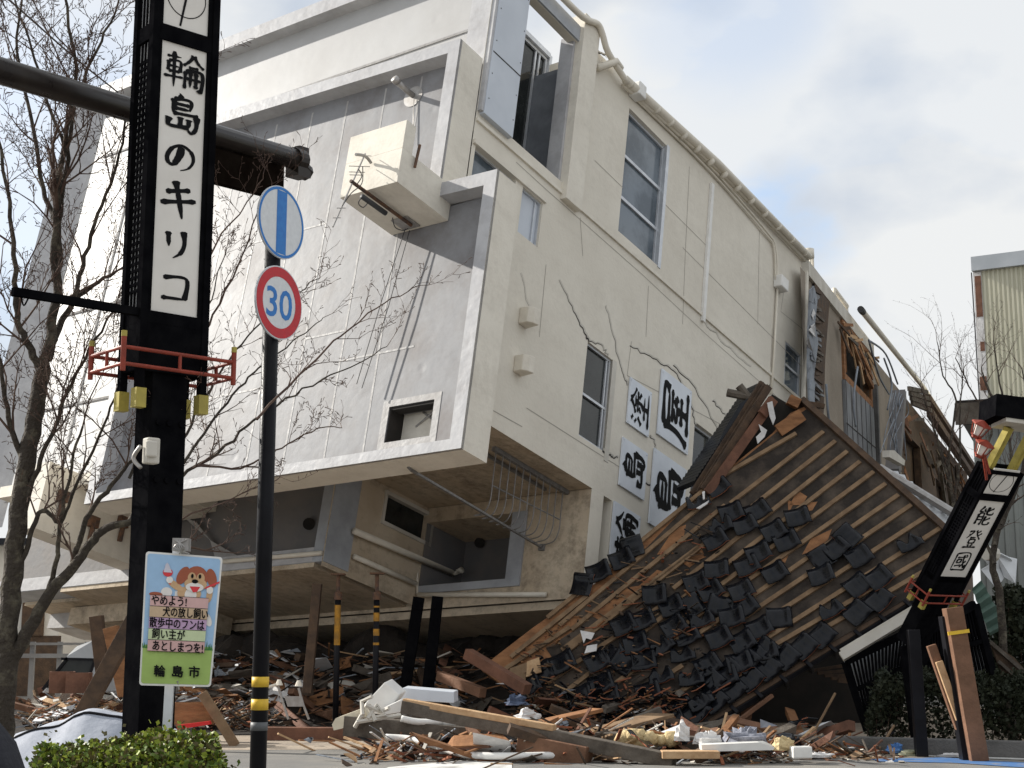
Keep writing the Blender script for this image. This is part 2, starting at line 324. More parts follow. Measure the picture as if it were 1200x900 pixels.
def brush(m, ch, o, X, Y, size, wd=9.5, seed=1):
    wd *= 1.5
    """o top-left of the character square, X right, Y down (unit vectors); tiny normal steps keep strokes apart"""
    r = random.Random(seed+ord(ch)); nrm = X.cross(Y).normalized()
    for si, st in enumerate(GLYPH[ch]):
        pts = catmull([V((a, b, 0)) for a, b in st], 7) if len(st) > 2 else [V((st[0][0], st[0][1], 0)).lerp(V((st[1][0], st[1][1], 0)), k/9) for k in range(10)]
        L = []; R = []; n = len(pts); k0 = r.uniform(0.85, 1.12); endt = r.choice((0.55, 0.9, 1.0)) if ch not in 'のリ' else 0.5
        nst = len(GLYPH[ch]); base = wd*(1.30 if nst < 5 else 0.98 if nst < 11 else 0.80)
        for k, p in enumerate(pts):
            t = k/(n-1); d = (pts[min(k+1, n-1)]-pts[max(k-1, 0)]).normalized(); nn = V((-d.y, d.x, 0))
            prof = 0.72+0.5*math.exp(-((t-0.06)/0.12)**2)+0.35*math.exp(-((t-0.93)/0.10)**2)*(endt > 0.8)
            if t > 0.7 and endt < 0.8: prof *= 1-(1-endt)*(t-0.7)/0.3*1.4
            if k == 0 or k == n-1: prof *= 0.55
            ww = base*k0*max(prof, 0.18)*(1.15 if abs(d.y) > abs(d.x) else 0.85)/2*(1+r.uniform(-.06, .06))
            L.append(p+nn*ww); R.append(p-nn*ww)
        T = lambda p: o+X*(p.x*size/100)+Y*(p.y*size/100)-nrm*(0.0004*si)
        for k in range(n-1): m.face([T(L[k]), T(L[k+1]), T(R[k+1]), T(R[k])])
TXT = {}
def text2d(body, bold=0.0):
    key = (body, bold)
    if key not in TXT:
        c = bpy.data.curves.new('t', 'FONT'); c.body = body; c.size = 1.0; c.offset = bold; c.resolution_u = 3
        ob = bpy.data.objects.new('t', c); COL.objects.link(ob)
        bpy.context.view_layer.update(); dg = bpy.context.evaluated_depsgraph_get()
        me = bpy.data.meshes.new_from_object(ob.evaluated_get(dg))
        TXT[key] = ([tuple(v.co) for v in me.vertices], [tuple(p.vertices) for p in me.polygons])
        bpy.data.objects.remove(ob); bpy.data.curves.remove(c); bpy.data.meshes.remove(me)
    return TXT[key]
def put_text(m, body, o, X, Yup, size, width=None, bold=0.012, skew=0.0):
    if bold > .009 and body != '30':
        nz_ = X.cross(Yup)
        for k_, (dx_, dy_) in enumerate(((-1, 0), (1, 0), (0, -1), (0, 1))): put_text(m, body, o+X*(dx_*bold*size*1.1)+Yup*(dy_*bold*size*1.1)+nz_*(.0002*k_), X, Yup, size, width, 0.0, skew)
        return
    vs, fs = text2d(body, bold)
    x0 = min(v[0] for v in vs); x1 = max(v[0] for v in vs); sx = size if width is None else width/(x1-x0)
    i = len(m.v); m.v += [o+X*((v[0]-x0)*sx+v[1]*skew*size)+Yup*(v[1]*size) for v in vs]
    for f in fs: m.f.append(tuple(i+k for k in f)); m.mi.append(m.cur)

# ================================================================== SETTING
m = MB(); m.face([(-900, -60, 0), (900, -60, 0), (900, 1500, 0), (-900, 1500, 0)])
tag(m.build('ground', M_ASPH), kind='structure')
m = MB()
npts = 60; lo_ = []; hi_ = []
for k in range(npts):
    x = -14+k*0.5
    lo_.append(V((x, 23.6+0.5*noise.noise(V((x*.35, 1, 0)))+0.25*noise.noise(V((x*1.3, 5, 0)))-(1.6 if x > 2.5 else 0.5*max(0, min(1, (x+1)/3))), 0.004)))
    hi_.append(V((x, 40, 0.004)))
for k in range(npts-1): m.face([lo_[k], lo_[k+1], hi_[k+1], hi_[k]])
tag(m.build('pavement', M_DUST), kind='structure')
m = MB()
k0, k1 = gnd(860, 878), gnd(1230, 890)
kd = (k1-k0).normalized(); kn = V((-kd.y, kd.x, 0))
m.box(k0, kd, kn, V((0, 0, 1)), 0, 14, 0, 0.18, 0, 0.24)
for j in range(0, 24): pass
tag(m.build('kerb', M_KERB, bevel=0.02), kind='structure')
m = MB(); m.face([gnd(1060, 882.5, .008), gnd(1240, 889.5, .008), gnd(1240, 892, .008), gnd(1050, 884.5, .008)])
m.face([gnd(455, 899, .008), gnd(540, 891, .008), gnd(600, 893, .008), gnd(600, 906, .008), gnd(440, 906, .008)])
tag(m.build('road_white_marking', M_WHITEP), kind='structure')
m = MB(); m.face([gnd(1020, 889.5, .008), gnd(1105, 887.5, .008), gnd(1240, 896, .008), gnd(1240, 902, .008), gnd(1120, 894, .008), gnd(1030, 892, .008)])
tag(m.build('road_blue_marking', M_BLUEP), kind='structure')

# ================================================================== TOPPLED BUILDING
def camw(x, y, z): return RT*x-UP*y+FW*z
A = camw(1350, 900, FPX).normalized()
B = camw(-2700, 420, FPX); B = (B-A*B.dot(A)).normalized()
C = B.cross(A).normalized()
if C.z < 0: C = -C
KO = CAM+ray(540, 525)*25.0
def LW(a, b, c): return KO+A*a+B*b+C*c
AXS = {'a': A, 'b': B, 'c': C}
def hit(x, y, ax, val):
    d = ray(x, y); n = AXS[ax]; p = CAM+d*((val-(CAM-KO).dot(n))/d.dot(n)); q = p-KO
    return (q.dot(A), q.dot(B), q.dot(C))
def hitw(x, y, ax, val): return LW(*hit(x, y, ax, val))
def lb(m, a0, a1, b0, b1, c0, c1):
    m.hexa([LW(a, b, c) for c in (c0, c1) for a, b in ((a0, b0), (a1, b0), (a1, b1), (a0, b1))])
def sheet(m, ax, val, u, v, holes, depth, vt=None):
    """flat wall on plane ax=val with rectangular openings and their reveals; u,v are the other two axes in order"""
    us = sorted(set([u[0], u[1]]+[h[0] for h in holes]+[h[1] for h in holes])); vs = sorted(set([v[0], v[1]]+[h[2] for h in holes]+[h[3] for h in holes]))
    us = [x for x in us if u[0] <= x <= u[1]]; vs = [x for x in vs if v[0] <= x <= v[1]]
    def P(p, q, d=0):
        if vt and q == v[1]: q = q+vt*(p-u[0])
        return LW(p, val+d, q) if ax == 'b' else LW(val+d, p, q)
    for i in range(len(us)-1):
        for j in range(len(vs)-1):
            cx, cy = (us[i]+us[i+1])/2, (vs[j]+vs[j+1])/2
            if any(h[0] < cx < h[1] and h[2] < cy < h[3] for h in holes): continue
            m.face([P(us[i], vs[j]), P(us[i+1], vs[j]), P(us[i+1], vs[j+1]), P(us[i], vs[j+1])])
    for h in holes:
        r = [(h[0], h[2]), (h[1], h[2]), (h[1], h[3]), (h[0], h[3])]; dd = h[4] if len(h) > 4 else depth
        if dd == 0: continue
        for k in range(4):
            p, q = r[k], r[(k+1) % 4]; m.face([P(*p), P(*q), P(*q, dd), P(*p, dd)])
BW = 1.36
gb = LW(6, 4, -1); gb.z = 0
TB = empty('toppled_building', gb, 'white building of several storeys toppled onto its side with its roof facing the street', 'building')
# side wall with real openings: (a0,a1,c0,c1)
H_WIN1 = (6.20, 8.02, 7.74, 11.02); H_W2 = (5.43, 6.45, 2.49, 4.64); H_W3 = (14.8, 15.78, 7.45, 8.8)
H_SMALL = (2.56, 3.29, 5.83, 6.88); H_BLUE = (0.9, 2.3, 5.83, 6.9); H_W4 = (10.2, 11.2, 2.7, 4.65); H_NAR = (6.58, 6.92, -0.3, 1.55)
H_TERR = (1.95, 3.92, 7.72, 11.35, 0.22)
m = MB()
sheet(m, 'b', BW, (0.78, 16.1), (1.55, 11.5), [H_WIN1, H_W2, H_W3, H_SMALL, H_BLUE, H_W4, H_TERR], 0.16, vt=0.03)
sheet(m, 'b', BW, (6.1, 16.1), (-0.7, 1.549), [H_NAR], 0.3)
lb(m, 4.4, 16.1, BW+0.3, BW+0.5, 1.76, 11.4); lb(m, 7.6, 16.1, BW+0.31, BW+0.51, -0.7, 1.755)
sheet(m, 'b', BW+0.3, (0.78, 4.4), (1.55, 7.55), [], 0.1)
lb(m, 0.8, 4.0, BW+0.02, 3.6, 7.2, 7.5)       # terrace floor slab
m.face([LW(16.1, BW, -.7), LW(16.1, 14, -.7), LW(16.1, 14, 12.1), LW(16.1, BW, 11.95)])
wall = m.build('wall', M_WALL, TB)
# upper roof body (closed shell behind)
m = MB()
lb(m, 1.3, 16.0, 3.6, 9.7, 1.76, 11.9); lb(m, 1.3, 16.0, 9.71, 14.3, 1.0, 11.9); lb(m, 4.6, 16.0, BW+0.52, 3.58, 1.76, 11.6)
lb(m, 7.7, 16.0, 1.9, 14.3, -0.6, 1.74); lb(m, 3.9, 7.6, 6.0, 14.3, -0.4, 0.99)
m.build('inner_walls', M_WALL, TB)
# main roof block M (raised front roof) with parapet
m = MB(); m.cur = 0
# sides of block (cream)
sM = [(0, 0), (9.75, 0), (9.75, 9.15), (1.36, 8.86), (1.36, 5.54), (0, 5.5)]
n = len(sM)
for k in range(n):
    (b0, c0), (b1, c1) = sM[k], sM[(k+1) % n]
    m.face([LW(0.004, b0, c0), LW(0.004, b1, c1), LW(0.75, b1, c1), LW(0.75, b0, c0)])
m.face([LW(0.75, b, c) for b, c in sM])
m.build('parapet_wall', M_WALL2, TB)
inn = [(0.27, 0.2), (9.45, 0.2), (9.45, 8.85), (1.64, 8.6), (1.64, 5.26), (0.27, 5.22)]
m = MB()
# membrane with bathroom hatch hole
hb0, hb1 = hit(509, 471, 'a', .35)[1], hit(456, 480, 'a', .35)[1]; hc0, hc1 = hit(470, 516, 'a', .35)[2], hit(480, 473, 'a', .35)[2]
sheet(m, 'a', 0.35, (0.27, 9.45), (0.2, 8.86), [(hb0, hb1, hc0, hc1), (0.27, 1.64, 5.22, 8.86, 0.0)], 0.6)
m.build('roof_membrane', M_MEMB, TB)
m = MB()
for k in range(n):
    o0, o1 = sM[k], sM[(k+1) % n]; i0, i1 = inn[k], inn[(k+1) % n]
    m.face([LW(0, *o0), LW(0, *o1), LW(0, *i1), LW(0, *i0)])
    m.face([LW(0, *i0), LW(0, *i1), LW(0.36, *i1), LW(0.36, *i0)])
    # folded lip of the cap sheet on the outer side
    m.face([LW(0, *o0), LW(0, *o1), LW(0.07, *o1), LW(0.07, *o0)])
cap = m.build('parapet_cap', M_CAP, TB)
m = MB()
for b in (2.55, 3.5, 4.55, 5.55, 6.6, 7.65, 8.6): lb(m, 0.3465, 0.352, b-0.022, b+0.022, 0.21, 8.55)
for (b0, b1, c) in ((3.5, 4.55, 3.0), (4.55, 6.6, 5.6), (1.7, 3.5, 2.35), (5.55, 8.6, 2.1)): lb(m, 0.3455, 0.353, b0, b1, c-.02, c+.02)
m.build('membrane_seam', M_SEAM, TB)
# hatch: taped rim and dark sheets painting the shade inside
m = MB()
for (p, q, r_, s_) in ((hb0-.15, hb0, hc0-.13, hc1+.13), (hb1, hb1+.15, hc0-.13, hc1+.13), (hb0, hb1, hc0-.13, hc0), (hb0, hb1, hc1, hc1+.13)): lb(m, 0.343, 0.36, p, q, r_, s_)
rim = m.build('roof_hatch', M_SEAM, TB)
m = MB(); lb(m, 0.96, 0.98, hb0-.02, hb1+.02, hc0-.02, hc1+.02); m.build('hatch_lining', M_TAN, rim)
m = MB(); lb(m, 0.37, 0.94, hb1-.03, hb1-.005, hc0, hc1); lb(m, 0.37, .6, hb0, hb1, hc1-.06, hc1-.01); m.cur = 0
m.build('hatch_painted_shade', M_DARK, rim)  # shade on the hatch sides, painted as dark sheets
m = MB(); m.tube([LW(.7, hb0+.2, hc0+.7), LW(.75, hb1-.35, hc0+.42)], .02, 6); m.tube([LW(.7, hb0+.1, hc0+.35), LW(.75, hb1-.4, hc0+.75)], .02, 6); m.build('hatch_bracket', M_STEEL, rim)

# upper roof U with its membrane, parapets
m = MB(); m.face([LW(1.15, 3.4, .9), LW(1.15, 14.4, .9), LW(1.15, 14.4, 12.1), LW(1.15, 3.4, 12.1)])
m.face([LW(1.15, 1.62, 7.55), LW(1.15, 3.4, 7.55), LW(1.15, 3.4, 12.1), LW(1.15, 1.62, 12.1)])
m.build('upper_roof_membrane', M_MEMB2, TB)
m = MB()
for c in (10.1, 5.6, 3.1):
    p = LW(1.135, 2.0 if c > 9 else 9.9, c); q = LW(1.135, 13.8, c); m.beam(p, q, .03, .05)
for b in (11.0, 12.4): m.beam(LW(1.14, b, 1.0), LW(1.14, b, 10), .05, .02)
m.build('upper_membrane_seam', M_JOINT if False else M_SEAM, TB)
m = MB(); lb(m, 0.85, 1.16, 1.36, 15.3, 11.82, 12.2); m.build('upper_top_parapet', M_CAP, TB)
m = MB(); m.prism([LW(1.2, 14.15, .3), LW(.79, 15.15, .3), LW(1.2, 15.3, .3)], C*11.85); m.build('upper_side_parapet', M_CAP, TB)
# fin with grey metal panel beside the terrace
m = MB()
m.hexa([LW(a, b, c) for c, (a0, a1) in ((7.62, (.88, 1.88)), (13.2, (.88, 1.86))) for a, b in ((a0, BW-.12), (a1, BW-.12), (a1, BW+.14), (a0, BW+.14))])
m.build('screen_fin', M_PANEL, TB, bevel=.01)
m = MB(); lb(m, .80, .88, BW-.10, BW+.55, 7.66, 13.2); m.build('screen_fin_cap', M_CAP, TB)
m = MB(); lb(m, .9, 1.87, BW-.127, BW-.121, 9.1, 9.125)
for c in (8.0, 8.6, 9.4, 10.2, 11): 
    for a in (.95, 1.8): lb(m, a, a+.02, BW-.128, BW-.121, c, c+.02)
m.build('screen_fin_joint', M_CRACK, TB)
# open terrace: beams, jambs, sash window
m = MB(); lb(m, 3.88, 4.5, BW-.16, BW+.42, 7.3, 12.1); m.build('terrace_pier', M_WALL2, TB, bevel=.015)
m = MB(); lb(m, 3.80, 3.875, BW+.05, BW+.40, 7.72, 11.5); m.build('terrace_jamb', M_CAP, TB)
m = MB(); lb(m, 1.9, 4.0, BW-.05, BW+.14, 11.36, 11.75); m.build('terrace_beam', M_GREYM, TB)
m = MB(); lb(m, 4.15, 4.25, BW+.30, 2.75, 7.5, 10.9); m.build('terrace_side_wall', M_TSHADE, TB)  # shade of the recess painted as a dark grey wall
wa1 = hit(641, 75, 'b', 2.7)[0]; wc1 = hit(612, 42, 'b', 2.7)[2]
m = MB(); lb(m, wa1, 4.2, BW+.25, 2.9, 10.9, 11.05); lb(m, wa1+.02, 4.2, 2.72, 2.9, 7.5, 10.9); m.build('terrace_ceiling', M_TSHADE, TB)
m = MB(); lb(m, wa1-.05, wa1+.05, 2.60, 2.72, 7.5, wc1+.1); lb(m, 1.2, wa1-.05, 2.58, 2.74, wc1, wc1+.12); m.build('terrace_frame', M_ALU, TB)
def window(frame_rect, b, bars_c=(), bars_a=(), glass=M_GLASS, name='window', fr=.06, deep=.05):
    a0, a1, c0, c1 = frame_rect[:4]; m = MB()
    for q in ((a0, a0+fr, c0, c1), (a1-fr, a1, c0, c1), (a0+fr, a1-fr, c0, c0+fr), (a0+fr, a1-fr, c1-fr, c1)): lb(m, q[0], q[1], b-deep, b, q[2], q[3])
    for c in bars_c: lb(m, a0+fr, a1-fr, b-deep, b-.003, c-fr*.55, c+fr*.55)
    for a in bars_a: lb(m, a-fr*.4, a+fr*.4, b-deep*.8, b-.004, c0+fr, c1-fr)
    f = m.build(name, M_ALU, TB); m = MB(); lb(m, a0+.01, a1-.01, b+.003, b+.012, c0+.01, c1-.01); m.build('pane', glass, f); return f
window((1.25, wa1-.06, 7.6, wc1-.01), 2.7, (8.75, 8.95), (wa1-.35, wa1-.5), M_GLASS, 'terrace_window', .07)
f = window(H_WIN1, BW+.14, (8.72, 9.82), (), M_GLASSB, 'tall_window', .07)
m = MB(); lb(m, 7.97, 8.1, BW-.02, BW+.16, 7.7, 11.05); m.build('window_trim', M_ALU, f)
f = window(H_W2, BW+.10, (3.47,), (6.33,), M_GLASS, 'sliding_window', .05)
window(H_W3, BW+.06, (8.15,), (), M_GLASSB, 'end_window', .06)
window(H_SMALL, BW+.10, (), (3.12,), M_PANEL, 'frosted_window', .03)
window(H_BLUE, BW+.14, (), (), M_GLASSB, 'hidden_window', .04)
window(H_W4, BW+.14, (3.4,), (), M_GLASS, 'half_covered_window', .06)
m = MB(); lb(m, 6.45, 6.62, BW-.012, BW+.15, 2.3, 4.66); m.build('window_render_edge', M_COPE, f)
# ledge line and eaves trim on the wall
m = MB(); lb(m, .8, 16.1, BW-.05, BW, 7.42, 7.5); lb(m, .8, 3.35, BW-.06, BW+.0, 6.9, 7.0); m.build('ledge', M_WALL2, TB)
# wall joints and cracks (thin dark gaps)
def wallpt(x, y, off=.004): return hitw(x, y, 'b', BW-off)
def strip(m, pts, w0, w1=None, off=.004):
    P = [wallpt(x, y, off) for x, y in pts]; w1 = w0 if w1 is None else w1
    for k in range(len(P)-1):
        d = (P[k+1]-P[k]).normalized(); nn = d.cross(B).normalized(); t0 = k/(len(P)-1); t1 = (k+1)/(len(P)-1)
        a_, b_ = nn*(w0+(w1-w0)*t0)/2, nn*(w0+(w1-w0)*t1)/2
        m.face([P[k]-a_, P[k+1]-b_, P[k+1]+b_, P[k]+a_])
m = MB()
J = [((605, 190), (640, 222), (753, 322), (830, 394), (925, 478)), ((617, 478), (727, 548)), ((697, 188), (730, 220)), ((808, 195), (803, 300), (800, 380)), ((800, 290), (940, 430)),
     ((890, 270), (888, 380)), ((576, 480), (612, 500)), ((683, 300), (680, 255)), ((640, 310), (632, 395)), ((905, 385), (903, 430)), ((780, 240), (830, 290)), ((740, 400), (735, 440), (850, 500)), ((760, 335), (757, 395)), ((920, 330), (915, 365), (940, 385))]
for j in J: strip(m, j, .018)
m.build('wall_joint', M_JOINT, TB)
def wob(pts, n=5, s=2.2, seed=1):
    r = random.Random(seed); o = []
    for k in range(len(pts)-1):
        for i in range(n):
            t = i/n; o.append((pts[k][0]*(1-t)+pts[k+1][0]*t+r.uniform(-s, s)*(i > 0), pts[k][1]*(1-t)+pts[k+1][1]*t+r.uniform(-s, s)*(i > 0)))
    return o+[pts[-1]]
for i, (pts, w0, w1) in enumerate([(((655, 328), (672, 365), (684, 388), (690, 400)), .015, .07), (((690, 400), (706, 405), (712, 418)), .03, .012), (((710, 358), (716, 385), (727, 428), (735, 452)), .016, .03),
     (((738, 405), (765, 420), (790, 435), (803, 455), (812, 480)), .03, .05), (((789, 428), (815, 455), (842, 505)), .05, .02), (((706, 528), (716, 535), (724, 537)), .09, .03), (((812, 480), (815, 498)), .05, .03),
     (((835, 470), (845, 480), (850, 490)), .05, .02), (((762, 510), (768, 522), (772, 535)), .04, .015), (((826, 378), (850, 405), (880, 430)), .02, .012), (((610, 320), (618, 355), (625, 380)), .012, .01), (((755, 566), (764, 569)), .07, .05), (((697, 58), (708, 65), (714, 60)), .05, .02), (((700, 60), (711, 68)), .03, .02)]):
    m = MB(); strip(m, wob(pts, 6, 1.6, i), w0*.55, w1*.65, .006)
    ck = m.build('wall_crack', M_CRACK, TB)
    m = MB(); strip(m, [(a+1.1, b-.8) for a, b in wob(pts, 6, 1.6, i)], w0*1.2, w1*1.3, .003); m.build('chipped_edge', M_COPE, ck)
# sign panels with brush characters (turned on their side with the building)
def signpanel(ch, quad, size_k, name='sign_panel'):
    (ax_, cx_) = hit(*quad[0], 'b', BW)[0], hit(*quad[0], 'b', BW)[2]
    a1_ = hit(*quad[1], 'b', BW)[0]; c1_ = hit(*quad[2], 'b', BW)[2]
    m = MB(); lb(m, ax_, a1_, BW-.05, BW-.015, c1_, cx_)
    for (u, v_) in ((.04, .04), (.96, .04), (.04, .96), (.96, .96)):
        aa, cc = ax_+(a1_-ax_)*u, c1_+(cx_-c1_)*v_; lb(m, aa-.015, aa+.015, BW-.062, BW-.05, cc-.015, cc+.015)
    o = m.build(name, M_SIGNW, TB)
    m = MB(); wA, hC = a1_-ax_, cx_-c1_
    # character up = -A, right = +C
    for i, st in enumerate([0]):
        s = size_k; org = LW(ax_+wA*(1-s)/2, BW-.056, c1_+hC*(1-s)/2)
        brush(m, ch, org, C*(hC*s), A*(wA*s), 1.0, 10.5, 3)
    m.build('character', M_INK, o, normals=False); return o
signpanel('塗', ((737, 442), (762, 460), (731, 494)), .84)
signpanel('島', ((728, 512), (757, 533), (725, 569)), .84)
signpanel('輪', ((718, 587), (749, 603), (714, 657)), .84)
signpanel('屋', ((774, 432), (809, 458), (768, 508)), .86)
signpanel('島', ((765, 525), (803, 550), (757, 612)), .86)
# vent hoods, lamps, pipes on the wall
def hood(x, y, s=.34):
    a, b, c = hit(x, y, 'b', BW); m = MB(); pr = []
    for k in range(7):
        t = k/6*math.pi/2; pr.append((a-s*.35+s*.9*0, 0)) if False else None
    P = [(0, 0), (0, -s*.5), (s*.25, -s*.72), (s*.6, -s*.8), (s*.62, -s*.55), (s*.7, 0)]
    m.prism([LW(a-s*.35+p, BW+q, c-s*.42) for p, q in P], C*(s*.84)); return m.build('vent_hood', M_WALL2, TB, bevel=.02)
hood(613, 373, .42); hood(607, 429, .42)
m = MB(); a, b, c = hit(741, 108, 'b', BW); lb(m, a-.16, a+.16, BW-.3, BW, c-.2, c+.15); m.build('wall_light', M_WHITE, TB, bevel=.03)
m = MB(); a, b, c = hit(911, 333, 'b', BW); lb(m, a-.25, a+.2, BW-.25, BW, c-.2, c+.15); m.build('junction_box', M_WHITE, TB, bevel=.03)
m = MB()
gl = [hitw(x, y, 'b', BW-.22) for x, y in ((650, -12), (683, 20), (700, 28), (706, 40), (713, 62), (735, 97))]
m.tube(catmull(gl, 4), .075, 8); m.build('drain_pipe', M_PLASTIC, TB, smooth=True)
m = MB(); m.tube([hitw(733, 93, 'b', BW-.2), hitw(840, 190, 'b', BW-.2), hitw(948, 301, 'b', BW-.2)], .10, 12); m.tube([hitw(731, 99, 'b', BW-.1), hitw(840, 197, 'b', BW-.1), hitw(946, 307, 'b', BW-.1)], .07, 8); 
for k in range(14):
    t = k/13; p = hitw(738+t*205, 98+t*198, 'b', BW-.2); m.tube([p-A*.03, p+A*.03], .108, 12)
m.build('roof_gutter', M_PLASTIC, TB, smooth=True)
m = MB()
m.tube([hitw(700, 80, 'b', BW-.1), hitw(722, 72, 'b', BW-.25), hitw(727, 80, 'b', BW-.2)], .09, 8)
for off in (0, 5): m.tube(catmull([hitw(746, 112+off, 'b', BW-.06), hitw(830, 193+off, 'b', BW-.06), hitw(895, 267+off, 'b', BW-.06), hitw(909-off*.4, 290, 'b', BW-.06), hitw(911-off*.4, 328, 'b', BW-.06)], 4), .03, 6)
m.tube([hitw(911, 338, 'b', BW-.06), hitw(907, 420, 'b', BW-.06), hitw(904, 462, 'b', BW-.06)], .035, 6)
m.build('conduit', M_PLASTIC, TB, smooth=True)
m = MB(); a0, _, c0 = hit(833, 216, 'b', BW); a1, _, c1 = hit(822, 377, 'b', BW); m.beam(LW(a0, BW-.04, c0), LW(a1, BW-.04, c1), .13, .07, B); m.build('cover_strip', M_WHITE, TB)
m = MB(); m.tube([hitw(945, 318, 'b', BW-.1), hitw(941, 480, 'b', BW-.1)], .07, 8); m.build('corner_pipe', M_WALL2, TB)

# box on the roof with the television aerial
bx = MB()
lb(bx, -1.2, .34, 1.30, 2.68, 4.89, 5.62); lb(bx, -1.2, -.92, 1.30, 2.68, 5.62, 6.22); lb(bx, -.92, .34, 2.68, 2.69, 4.9, 5.6)
box = bx.build('roof_box', M_WALL2, TB, bevel=.02)
m = MB(); m.tube([hitw(492, 170, 'b', 1.24), hitw(486, 196, 'b', 1.24)], .03, 6); m.build('box_fixing', M_RUST, box)
AN = MB(); p0, p1 = hitw(411, 213, 'c', 4.75), hitw(482, 266, 'c', 4.75)
p0 = LW(-1.75, 2.25, 5.05); p1 = LW(.25, 2.16, 4.62)
p0, p1 = hitw(411, 212, 'b', 2.0), hitw(482, 264, 'b', 2.0)
AN.tube([p0, p1], .035, 8); aer = AN.build('aerial', M_RUST, TB)
m = MB(); q0, q1 = hitw(428, 180, 'b', 2.0), hitw(390, 266, 'b', 2.0); m.tube([q0, q1], .016, 6)
el = (hitw(440, 192, 'b', 2.0)-hitw(410, 191, 'b', 2.0)).normalized()
for t, l in ((.03, .2), (.18, .3), (.26, .22), (.3, .17), (.75, .12), (.88, .10)):
    c_ = q0.lerp(q1, t); m.tube([c_-el*l, c_+el*l], .008, 5)
m.tube(catmull([hitw(417, 181, 'b', 2.0), hitw(428, 183, 'b', 2.0), hitw(435, 191, 'b', 2.0)], 4), .03, 6)
m.build('aerial_rod', M_STEEL, aer)
m = MB(); m.tube([hitw(424, 230, 'b', 1.95), hitw(452, 250, 'b', 1.95)], .05, 8)
for pts in (((425, 195), (424, 215), (412, 226), (402, 240)), ((420, 198), (424, 206), (419, 215)), ((425, 230), (420, 238), (426, 243), (432, 236)), ((460, 255), (463, 266), (472, 270), (478, 268))):
    m.tube(catmull([hitw(x, y, 'b', 1.97) for x, y in pts], 5), .010, 5)
m.build('aerial_cable', M_WIRE, aer, smooth=True)
m = MB(); pp = hitw(481, 250, 'c', 4.80); lb(m, -.15, .25, 1.9, 2.3, 4.86, 4.885); m.tube([LW(.05, 2.1, 4.88), p1], .035, 6); m.build('aerial_bracket', M_STEEL, aer)
m = MB()
for x0, y0, x1, y1 in ((475, 268, 448, 350), (480, 270, 455, 360), (448, 350, 418, 450), (455, 360, 424, 455)):
    m.tube([hitw(x0, y0, 'a', .15), hitw(x1, y1, 'a', .15)], .009, 5)
m.build('roof_cable', M_WIRE, TB)
m = MB(); m.tube([hitw(484, 112, 'a', .34), LW(-.15, *hit(484, 112, 'a', .34)[1:])], .06, 8); q = LW(-.15, *hit(484, 112, 'a', .34)[1:]); m.tube([q, q-A*.12+C*.03], [.08, .085], 8)
m.tube([hitw(485, 116, 'a', .31), hitw(484, 168, 'a', .31)], .01, 5); m.disc(hitw(484, 113, 'a', .338), B, C, .24, .24, 20)
m.build('roof_vent_pipe', M_STEEL, TB, smooth=True)

# underside: soffit, lower side wall, lower terraces
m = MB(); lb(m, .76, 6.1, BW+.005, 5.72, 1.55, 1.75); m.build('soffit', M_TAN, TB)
A4 = 6.1; B3 = 5.7
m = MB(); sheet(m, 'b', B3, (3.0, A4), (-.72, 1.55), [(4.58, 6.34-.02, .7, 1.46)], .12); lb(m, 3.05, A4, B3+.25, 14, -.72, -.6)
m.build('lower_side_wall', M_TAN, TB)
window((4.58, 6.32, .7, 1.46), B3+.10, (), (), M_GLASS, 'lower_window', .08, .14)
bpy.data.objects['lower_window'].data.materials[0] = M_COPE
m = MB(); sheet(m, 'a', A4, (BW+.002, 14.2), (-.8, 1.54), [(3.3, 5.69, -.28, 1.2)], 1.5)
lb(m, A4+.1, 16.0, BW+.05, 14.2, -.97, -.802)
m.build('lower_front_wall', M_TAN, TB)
m = MB(); lb(m, A4-.05, A4-.004, 2.93, 3.3, -.45, 1.2); lb(m, A4-.05, A4-.004, 3.3, 5.69, -.45, -.28); m.build('recess_flashing', M_GREYM, TB)
m = MB(); m.face([LW(7.55, 3.3, -.28), LW(7.55, 5.69, -.28), LW(7.55, 5.69, 1.2), LW(7.55, 3.3, 1.2)]); lb(m, A4+.01, 7.55, 5.66, 5.685, -.27, 1.19); lb(m, A4+.01, 7.55, 3.31, 3.33, -.27, 1.19); lb(m, A4+.01, 7.54, 3.34, 5.65, -.275, -.25)
rec = m.build('recessed_terrace', M_DKMEMB, TB)
m = MB(); m.tube([hitw(562, 636, 'a', 7.56), hitw(562, 636, 'a', 7.4)], .12, 14); m.build('drain_hole', M_DARK, rec)
m = MB(); lb(m, 16.05, 16.08, 1.4, 14, -.8, 11); m.build('end_wall', M_WALL, TB)
m = MB()
m.tube([hitw(415, 622, 'b', B3-.12), hitw(531, 672, 'b', B3-.12), hitw(541, 668, 'a', 7.0)], .075, 8)
m.tube([hitw(415, 652, 'b', B3-.08), hitw(487, 684, 'b', B3-.08)], .06, 8); m.tube([hitw(490, 697, 'a', A4-.08), hitw(640, 697, 'a', A4-.08)], .055, 8)
m.tube([hitw(489, 640, 'a', A4-.05), hitw(489, 697, 'a', A4-.05)], .03, 6)
m.build('waste_pipe', M_PLASTIC, TB, smooth=True)
